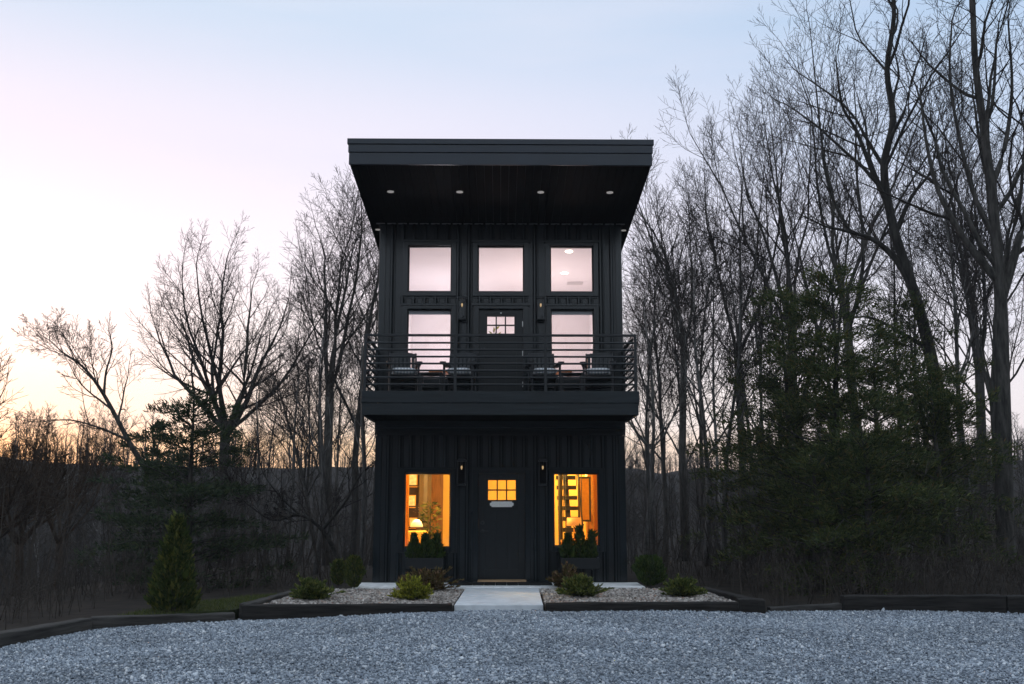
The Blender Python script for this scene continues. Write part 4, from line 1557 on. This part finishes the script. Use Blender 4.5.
def vase_tree(seed, h, r, fork, n, spread, lean=(0, 0), up=0.10):
    """trunk to the fork, then several rising leaders"""
    G = Grow(seed, FORK, up, 0.11)
    rr = G.r
    top = Vector((lean[0] * fork * h, lean[1] * fork * h, fork * h))
    mid = top * 0.5 + Vector((rr.uniform(-.1, .1), rr.uniform(-.1, .1), 0))
    G.tr.tube([Vector((0, 0, -0.4)), mid, top], [r * 1.15, r, r * 0.9], 10)
    for k in range(n):
        a = k * 6.283 / n + rr.uniform(-.4, .4)
        sp = spread * rr.uniform(0.55, 1.15)
        d = Vector((math.sin(sp) * math.cos(a), math.sin(sp) * math.sin(a) * 0.8, math.cos(sp)))
        st = top * rr.uniform(0.86, 1.0)
        G.limb(st, d, h * (1 - fork) * rr.uniform(0.62, 0.86), r * rr.uniform(0.42, 0.6), 1, r * 0.10)
    return G


def path_tree(seed, paths, lv, base):
    """trunk and limbs through given points; twigs grown on them"""
    G = Grow(seed, lv, 0.06, 0.15)
    for (pts, r0, r1, lev, start) in paths:
        # smooth the control points
        P = [Vector(p) - base for p in pts]
        Q = []
        for i in range(len(P) - 1):
            a, b, c, d = P[max(0, i - 1)], P[i], P[i + 1], P[min(len(P) - 1, i + 2)]
            for s in range(4):
                t = s / 4
                Q.append(0.5 * ((2 * b) + (c - a) * t + (2 * a - 5 * b + 4 * c - d) * t * t + (3 * b - a - 3 * c + d) * t ** 3))
        Q.append(P[-1])
        n = len(Q)
        rad = [r0 + (r1 - r0) * (i / (n - 1)) ** 0.8 for i in range(n)]
        ln = sum((Q[i + 1] - Q[i]).length for i in range(n - 1))
        G.along(Q, rad, ln, lev, start)
    return G


def foot(px, D):
    """a point on the ground at view column px and distance D from the camera"""
    Y = CAM.y + D
    x = at(px, 505, Y).x
    return Vector((x, Y, H(x, Y)))


def top_h(px, py, D):
    """height above ground that reaches view row py"""
    q = at(px, py, CAM.y + D)
    return q.z - H(q.x, q.y)


# --- named trees of the left
b = foot(222, 38)
finish(vase_tree(101, top_h(222, 212, 38), 0.20, 0.42, 10, R(46), (0, 0), 0.075), 'bare_tree', b, 'broad vase shaped bare tree standing alone left of the house', 'tree')
b = foot(330, 36)
finish(vase_tree(102, top_h(330, 128, 36), 0.165, 0.40, 4, R(19), (-0.02, 0)), 'bare_tree', b, 'tall bare tree with rising limbs just left of the house roof', 'tree')
b = foot(352, 33)
finish(straight_tree(103, top_h(352, 118, 33), 0.14, STD, (0.03, 0)), 'bare_tree', b, 'bare tree with a straight trunk rising against the left edge of the house', 'tree')
b = foot(372, 40)
finish(straight_tree(104, top_h(372, 142, 40), 0.13, STD, (-0.05, 0)), 'bare_tree', b, 'bare tree whose top twigs show above the left end of the roof', 'tree')
D = 30
q = [at(172, 600, 11), at(160, 500, 11), at(128, 440, 11), at(104, 395, 11), at(84, 368, 11), at(62, 352, 11)]
q[0].z = H(q[0].x, 11) - 0.2
bb = Vector((q[0].x, 11, q[0].z))
finish(path_tree(105, [(q, 0.12, 0.02, 0, 0.45), ([q[3], at(106, 372, 11.2), at(112, 350, 11.4), at(110, 335, 11.4)], 0.045, 0.01, 1, 0.2),
                       ([q[2], at(100, 428, 10.6), at(70, 420, 10.4), at(40, 422, 10.2)], 0.05, 0.012, 1, 0.2)], SLIM, bb), 'leaning_tree', bb, 'small bare tree leaning left over the sunset glow', 'tree')
b = foot(-62, 24)
finish(vase_tree(106, top_h(-62, 300, 24), 0.15, 0.35, 5, R(38)), 'bare_tree', b, 'bare tree whose branch tips reach in at the left picture edge', 'tree')
for k, (px, py, D, lab) in enumerate(((22, 408, 30, 'bushy rust twigged tree low at the left picture edge'), (62, 398, 34, 'bushy rust twigged tree right of the one at the picture edge'), (-8, 418, 26, 'bushy rust twigged tree cut by the left picture edge'))):
    b = foot(px, D)
    finish(vase_tree(110 + k, top_h(px, py, D), 0.12, 0.30, 7, R(44)), 'bushy_tree', b, lab, 'tree', None, 'twigred', 'twigred')

Y = 5.0
A = lambda *pp: [at(x, y, Y) for x, y in pp]
q = A((347, 602), (339, 560), (322, 530), (300, 515), (272, 520), (243, 500))
q[0].z = H(q[0].x, Y) - 0.2
bb = Vector((q[0].x, Y, q[0].z))
finish(path_tree(107, [(q, 0.075, 0.015, 0, 0.3), (A((322, 530), (345, 502), (360, 476), (374, 462)), 0.05, 0.012, 1, 0.2),
                       (A((300, 515), (280, 496), (262, 470), (258, 440)), 0.035, 0.008, 1, 0.2)], SLIM, bb), 'crooked_sapling', bb, 'low crooked bare tree with bent limbs just left of the house wall', 'tree')

# --- named trees of the right
b = foot(684, 34)
finish(vase_tree(121, top_h(690, 110, 34), 0.125, 0.46, 4, R(13), (0.02, 0)), 'bare_tree', b, 'forked bare tree standing in the gap right of the house', 'tree')
b = foot(745, 36)
finish(vase_tree(122, top_h(735, 78, 36), 0.13, 0.42, 4, R(19), (-0.01, 0)), 'bare_tree', b, 'wide bare tree at the left side of the evergreens', 'tree')
b = foot(664, 42)
finish(straight_tree(123, top_h(664, 190, 42), 0.13, STD, (0.0, 0)), 'bare_tree', b, 'slim bare tree close to the right edge of the house', 'tree')
Y = 8.0
A = lambda *pp: [at(x, y, Y) for x, y in pp]
q = A((952, 602), (946, 480), (938, 395), (922, 320), (906, 268), (892, 222), (884, 168), (893, 120), (887, 70), (894, 15), (890, -40))
q[0].z = H(q[0].x, Y) - 0.3
bb = Vector((q[0].x, Y, q[0].z))
finish(path_tree(124, [(q, 0.22, 0.05, 0, 0.45),
                       (A((914, 292), (898, 262), (874, 240), (850, 232), (824, 226)), 0.12, 0.03, 1, 0.25),
                       (A((888, 205), (872, 170), (856, 130), (842, 105), (836, 60)), 0.09, 0.02, 1, 0.2),
                       (A((850, 232), (832, 196), (822, 150), (826, 108)), 0.06, 0.012, 1, 0.2),
                       (A((896, 232), (912, 196), (932, 168), (938, 120)), 0.08, 0.015, 1, 0.2),
                       (A((930, 350), (905, 335), (872, 318), (846, 318)), 0.08, 0.015, 1, 0.2)], SLIM, bb), 'crooked_tree', bb, 'crooked bare tree bending left above the evergreens', 'tree')
Y = 6.0
q = A((1008, 604), (1004, 480), (1002, 370), (1000, 290), (992, 200), (984, 130), (975, 60), (972, -30))
q[0].z = H(q[0].x, Y) - 0.3
bb = Vector((q[0].x, Y, q[0].z))
finish(path_tree(125, [(q, 0.25, 0.06, 0, 0.4),
                       (A((1000, 282), (982, 262), (960, 232), (938, 190), (926, 140), (920, 90)), 0.13, 0.02, 1, 0.2),
                       (A((1001, 300), (1016, 250), (1030, 190), (1034, 110), (1030, 20)), 0.14, 0.03, 1, 0.2),
                       (A((990, 190), (1004, 150), (1012, 90), (1008, 20)), 0.09, 0.02, 1, 0.2),
                       (A((996, 240), (976, 200), (962, 150), (950, 80), (952, 20)), 0.08, 0.02, 1, 0.2)], SLIM, bb), 'thick_tree', bb, 'thick grey trunked bare tree at the right picture edge', 'tree', None, 'bark')
b = foot(862, 31)
finish(vase_tree(126, top_h(862, -25, 31), 0.14, 0.40, 5, R(20), (-0.02, 0)), 'bare_tree', b, 'tall bare tree rising through the middle of the evergreens', 'tree')
b = foot(806, 33)
finish(vase_tree(127, top_h(800, 28, 33), 0.13, 0.42, 5, R(20), (-0.03, 0)), 'bare_tree', b, 'bare tree rising behind the left evergreen', 'tree')

# --- other trees in the woods: copies of a few kinds
protos = []
for k, (h, r, lv) in enumerate(((14, 0.125, SLIM), (13, 0.10, SLIM), (15, 0.13, STD), (12, 0.095, STD), (14, 0.115, STD))):
    G = straight_tree(200 + k, h, r, lv, (rnd.uniform(-.05, .05), rnd.uniform(-.05, .05)), 0.06, 0.14)
    o = finish(G, 'woodland_tree', (0, 0, 0), '', '', None, ('bark', 'barkpale')[k % 2])
    protos.append([o, h, False])
G = vase_tree(210, 13, 0.17, 0.4, 4, R(24))
protos.append([finish(G, 'woodland_tree', (0, 0, 0), '', ''), 13, False])


def wood(px, py, D, lab, grp, kind):
    b = foot(px, D)
    o, h, used = protos[kind]
    if used:
        o = copy_tree(o)
    protos[kind][2] = True
    s = max(0.35, top_h(px, py, D) / h)
    o.location = b
    o.rotation_euler = (rnd.uniform(-.05, .05), rnd.uniform(-.05, .05), rnd.uniform(0, 6.28))
    w_ = s ** 0.6 * rnd.uniform(0.8, 1.0)
    o.scale = (w_, w_, s)
    tag(o, lab, 'tree', grp)


def line_y(px):
    """row of the tree tops along the view"""
    K = [(-40, 395), (60, 390), (120, 372), (200, 372), (280, 300), (330, 215), (372, 190), (500, 215), (620, 175), (660, 150), (700, 112), (750, 70), (800, 40), (860, 0), (940, -20), (1080, -40)]
    for (a, ya), (b, yb) in zip(K, K[1:]):
        if a <= px <= b:
            return ya + (yb - ya) * (px - a) / (b - a)
    return K[-1][1]


for i in range(19):
    px = -20 + i * 22.5 + rnd.uniform(-7, 7)
    wood(px, line_y(px) + rnd.uniform(5, 90), rnd.uniform(33, 62), 'slim bare tree among the woods left of the house', 'bare trees in the woods left of the house', rnd.randrange(6))
for i in range(17):
    px = 632 + i * 24.5 + rnd.uniform(-5, 5)
    wood(px, line_y(px) + rnd.choice((0, 20, 60, 110)) + rnd.uniform(0, 60), rnd.uniform(27, 60), 'slim bare tree among the woods right of the house', 'bare trees in the woods right of the house', rnd.randrange(6))


for (px, D, py) in ((264, 26, 330), (287, 29, 300), (317, 25, 250), (338, 30, 240), (362, 24, 260)):
    wood(px, py, D, 'slim pale trunked tree at the near edge of the woods left of the house', 'pale trunked trees left of the house', (1, 3, 1, 3, 1)[int(px) % 5])
for (px, D, py) in ((641, 25, 215), (657, 30, 225), (703, 27, 180), (724, 24, 210), (751, 29, 190), (978, 27, 90)):
    wood(px, py, D, 'slim pale trunked tree at the near edge of the woods right of the house', 'pale trunked trees right of the house', (1, 3)[int(px) % 2])

# --- evergreens
def conifer(seed, h, r, trunk_r, mt, clear=0.06, whorl=0.30, per=6, droop=-0.15, dens=26, ln=0.13, irregular=0.35, profile=0.8, bark='bark', sweep=0.0, fluff=0.035, rise=0.30, slim=0.13):
    rr = random.Random(seed)
    tr = MB()
    V, Fc = [], []
    bend = [Vector((rr.uniform(-.03, .03) * h * t + sweep * t * h, rr.uniform(-.03, .03) * h * t, h * t)) for t in (0, .25, .5, .75, 1)]
    bend[0] = Vector((0, 0, -0.3))
    tr.tube(bend, [trunk_r, trunk_r * .8, trunk_r * .55, trunk_r * .3, 0.01], 8)

    def axis_at(t):
        x = min(3.999, t * 4); i = int(x)
        return bend[i].lerp(bend[i + 1], x - i)
    z = clear * h
    while z < h * 0.98:
        t = z / h
        reach = r * (1 - t) ** profile * min(1, 0.75 + t * 1.5)
        for k in range(max(2, int(per * rr.uniform(0.6, 1.3)))):
            a = rr.uniform(0, 6.28)
            L_ = max(0.15, reach * rr.uniform(1 - irregular, 1 + irregular * 0.7))
            p0 = axis_at(t) + Vector((0, 0, rr.uniform(-.1, .1)))
            d = Vector((math.cos(a), math.sin(a), rr.uniform(-.05, rise) + 0.35 * t))
            p1 = p0 + d * L_ * 0.55
            p2 = p0 + d * L_ + Vector((0, 0, droop * L_))
            tr.tube([p0, p1, p2], [0.007 + 0.007 * L_, 0.005 + 0.003 * L_, 0.002], 4, False)
            n = int(dens * L_ + 6)
            side = Vector((-math.sin(a), math.cos(a), 0))
            for j in range(n):
                s = rr.random() ** 0.6
                q = p0 * (1 - s) ** 2 + p1 * 2 * s * (1 - s) + p2 * s * s
                off = rr.gauss(0, 0.20) * L_ * (1.1 - s * 0.7)
                q = q + side * off + Vector((0, 0, rr.gauss(0, fluff) - abs(off) * 0.15))
                # a tuft of a few sprays
                for _ in range(4):
                    dd = d * 0.5 + side * (off * 2 + rr.uniform(-.9, .9)) + Vector((rr.uniform(-.4, .4), rr.uniform(-.4, .4), rr.uniform(-.45, .9)))
                    kk = rr.uniform(0.6, 1.35)
                    sprays(V, Fc, q + Vector((rr.gauss(0, .03), rr.gauss(0, .03), rr.gauss(0, .02))), dd, ln * kk, ln * slim * kk, rr)
        z += whorl * rr.uniform(0.7, 1.3)
    return tr, V, Fc


def put_conifer(name, loc, lab, mt, args, bark='bark'):
    tr, V, Fc = conifer(*args[0], **args[1])
    o = empty(name, loc)
    tr.build('trunk', M[bark], o, smooth=True)
    np_mesh('crown', np.array(V), np.array(Fc), M[mt], o)
    return tag(o, lab, 'tree')


b = foot(190, 21.5)
put_conifer('pine_tree', b, 'dark layered pine behind the pointed arborvitae at left', 'pine',
            ((301, top_h(192, 386, 21.5), 2.15, 0.10, 'pine'), dict(clear=0.03, whorl=0.28, per=7, dens=36, ln=0.12, droop=-0.14, irregular=0.5, profile=0.62, slim=0.10, fluff=0.045)))
b = foot(150, 31)
put_conifer('pine_tree', b, 'shorter dark pine behind and left of the layered pine', 'pine',
            ((302, top_h(150, 425, 31), 2.2, 0.12, 'pine'), dict(whorl=0.45, per=6, dens=20, ln=0.16, droop=-0.15, irregular=0.5, profile=0.6)))
EG = [(792, 23.5, 290, 1.75, 'evergreen at the left edge of the dark evergreen group'),
      (838, 21.0, 262, 1.7, 'tallest evergreen, in the middle of the group right of the house'),
      (884, 23.0, 330, 1.9, 'evergreen right of the tallest one in the dark group'),
      (868, 19.0, 432, 1.5, 'short bushy evergreen at the front of the dark group, behind the tall timber'),
      (942, 22.0, 372, 1.6, 'evergreen at the right end of the dark evergreen group'),
      (780, 27.0, 360, 1.6, 'evergreen deep in the shade at the left of the dark group'),
      (925, 27.0, 300, 1.8, 'evergreen behind the right side of the dark group'),
      (815, 19.5, 455, 1.3, 'short evergreen at the left front of the dark group')]
for k, (px, D, py, r, lab) in enumerate(EG):
    r *= 1.15
    b = foot(px, D)
    put_conifer('cedar_tree', b, lab, 'cedar', ((320 + k, top_h(px, py, D), r, 0.12, 'cedar'),
                dict(clear=0.15, whorl=0.31, per=7, dens=54, ln=0.12, droop=-0.30, irregular=0.85, profile=0.42, fluff=0.075, rise=0.55, slim=0.085)))

# ------------------------------------------------------------------ undergrowth and the far wood
bs = MB()
rr = random.Random(77)


def brush_stem(x, y, h):
    z = H(x, y) - 0.05
    d = Vector((rr.gauss(0, 0.22), rr.gauss(0, 0.22), 1))
    p = Vector((x, y, z))
    q = p + d * h * 0.5
    e = q + (d + Vector((rr.gauss(0, .25), rr.gauss(0, .25), 0))) * h * 0.5
    r0 = 0.006 + 0.004 * h
    bs.tube([p, q, e], [r0, r0 * 0.7, 0.003], 3, False)
    for _ in range(int(3 + h * 2)):
        t = rr.uniform(0.25, 1)
        s = p.lerp(q, t * 2) if t < .5 else q.lerp(e, t * 2 - 1)
        dd = Vector((rr.gauss(0, .8), rr.gauss(0, .8), rr.uniform(0.1, 1))).normalized()
        l = h * rr.uniform(0.15, 0.4)
        bs.tube([s, s + dd * l], [0.005, 0.0025], 3, False)


n = 0
while n < 1800:
    px = rr.uniform(-80, 1110)
    D = rr.uniform(19, 46)
    Yp = CAM.y + D
    x = at(px, 505, Yp).x
    if abs(x) < 3.1 and Yp < 6.5:
        continue
    if x < 0 and Yp < -0.2:
        if not (x < -6.8 and Yp < -1): continue
    if x > 0 and x < 4.4 and Yp < 0.5:
        continue
    brush_stem(x, Yp, rr.choice((0.5, 0.9, 1.3, 1.9, 2.8)) * rr.uniform(.7, 1.2))
    n += 1
for _ in range(420):
    x = rr.uniform(4.3, 11); y = rr.uniform(-3.4, 0.5)
    brush_stem(x, y, rr.uniform(0.3, 1.1))
for _ in range(500):
    x = rr.uniform(-13, -6.9); y = rr.uniform(-7.5, -1)
    brush_stem(x, y, rr.uniform(0.3, 0.9))
for _ in range(1500):
    s_ = rr.choice((-1, 1))
    x = s_ * rr.uniform(3.0, 14); y = rr.uniform(0.2, 9)
    brush_stem(x, y, rr.uniform(0.2, 0.8))
tag(bs.build('undergrowth', M['brush']), kind='stuff')


def low_tree(seed):
    r_ = random.Random(seed)
    m = MB()
    h = r_.uniform(6.5, 9)
    pts = [Vector((r_.gauss(0, .12), r_.gauss(0, .12), h * k / 4)) for k in range(5)]
    m.tube(pts, [0.13, 0.11, 0.08, 0.05, 0.015], 4, False)
    for i in range(30):
        t = r_.uniform(0.12, 0.98)
        p = Vector((0, 0, h * t))
        a = r_.uniform(0, 6.28)
        l = h * 0.30 * (1.1 - 0.7 * t) * r_.uniform(0.6, 1.2)
        e = p + Vector((math.cos(a) * 0.7, math.sin(a) * 0.7, 0.75)) * l
        m.tube([p, e], [0.035, 0.012], 3, False)
        for j in range(5):
            q = p.lerp(e, r_.uniform(0.3, 1))
            d = Vector((r_.gauss(0, 1), r_.gauss(0, 1), r_.uniform(0.2, 1.2))).normalized() * l * r_.uniform(0.25, 0.5)
            m.tube([q, q + d], [0.014, 0.007], 3, False)
    V = np.array(m.v)
    F3 = []
    for f in m.f:
        if len(f) == 4:
            F3.append(f)
    return V, np.array(F3)


LT = [low_tree(400 + k) for k in range(6)]
VV, FF, off = [], [], 0
rr = random.Random(91)
spots_far = []
for _ in range(1250):                                       # in front of the camera, on the far slopes
    a = R(rr.uniform(-36, 36))
    D = 62 + 110 * rr.random() ** 0.8
    spots_far.append((math.sin(a) * D, -19 + math.cos(a) * D, rr.uniform(0.8, 1.2) * (1 - 0.62 * sst(85, 125, D))))
for _ in range(700):                                       # along the crest of the far slope
    a = R(rr.uniform(-36, 36))
    D = rr.uniform(118, 172)
    spots_far.append((math.sin(a) * D, -19 + math.cos(a) * D, rr.choice((0.25, 0.35, 0.5, 0.7, 1.0))))
for _ in range(760):                                       # behind and beside the camera
    a = R(rr.uniform(70, 290))
    D = 34 + 70 * rr.random()
    spots_far.append((math.sin(a) * D, -19 + math.cos(a) * D, rr.uniform(0.9, 1.6)))
for (x, y, s) in spots_far:
    V, Fc = LT[rr.randrange(6)]
    c, s_ = math.cos(rr.uniform(0, 6.28)), 0
    an = rr.uniform(0, 6.28)
    ca, sa = math.cos(an), math.sin(an)
    X = V.copy()
    X[:, 0] = (V[:, 0] * ca - V[:, 1] * sa) * s + x
    X[:, 1] = (V[:, 0] * sa + V[:, 1] * ca) * s + y
    X[:, 2] = V[:, 2] * s + H(x, y) - 0.2
    VV.append(X)
    FF.append(Fc + off)
    off += len(V)
tag(np_mesh('far_wood', np.concatenate(VV), np.concatenate(FF), M['brush']), kind='stuff')

# ------------------------------------------------------------------ thin haze added to lift the dark woods
hm = bpy.data.materials.new('lifting_haze')
hm.use_nodes = True
hn = hm.node_tree
hn.nodes.clear()
ho = node(hn, 'ShaderNodeOutputMaterial')
hv = node(hn, 'ShaderNodeVolumePrincipled')
hv.inputs['Color'].default_value = (0.86, 0.88, 0.92, 1)
hv.inputs['Density'].default_value = 0.0005
hn.links.new(hv.outputs[0], ho.inputs['Volume'])
tag(MB().box(-275, 275, -275, 275, -9, 24).build('haze', hm), kind='stuff')

# ------------------------------------------------------------------ render settings
scene.render.engine = 'CYCLES'
scene.cycles.use_denoising = True
try:
    scene.cycles.denoiser = 'OPENIMAGEDENOISE'
    scene.cycles.denoising_prefilter = 'ACCURATE'
except Exception:
    pass
scene.cycles.max_bounces = 8
scene.cycles.volume_bounces = 1
scene.cycles.transparent_max_bounces = 16
scene.cycles.sample_clamp_indirect = 6
scene.cycles.use_adaptive_sampling = True
scene.cycles.adaptive_threshold = 0.01
scene.cycles.caustics_reflective = False
scene.cycles.caustics_refractive = False
vs = scene.view_settings
scene.display_settings.display_device = 'sRGB'
vs.view_transform = 'Standard'
vs.look = 'None'
vs.exposure = 0.17
vs.gamma = 1.0
vs.use_curve_mapping = False
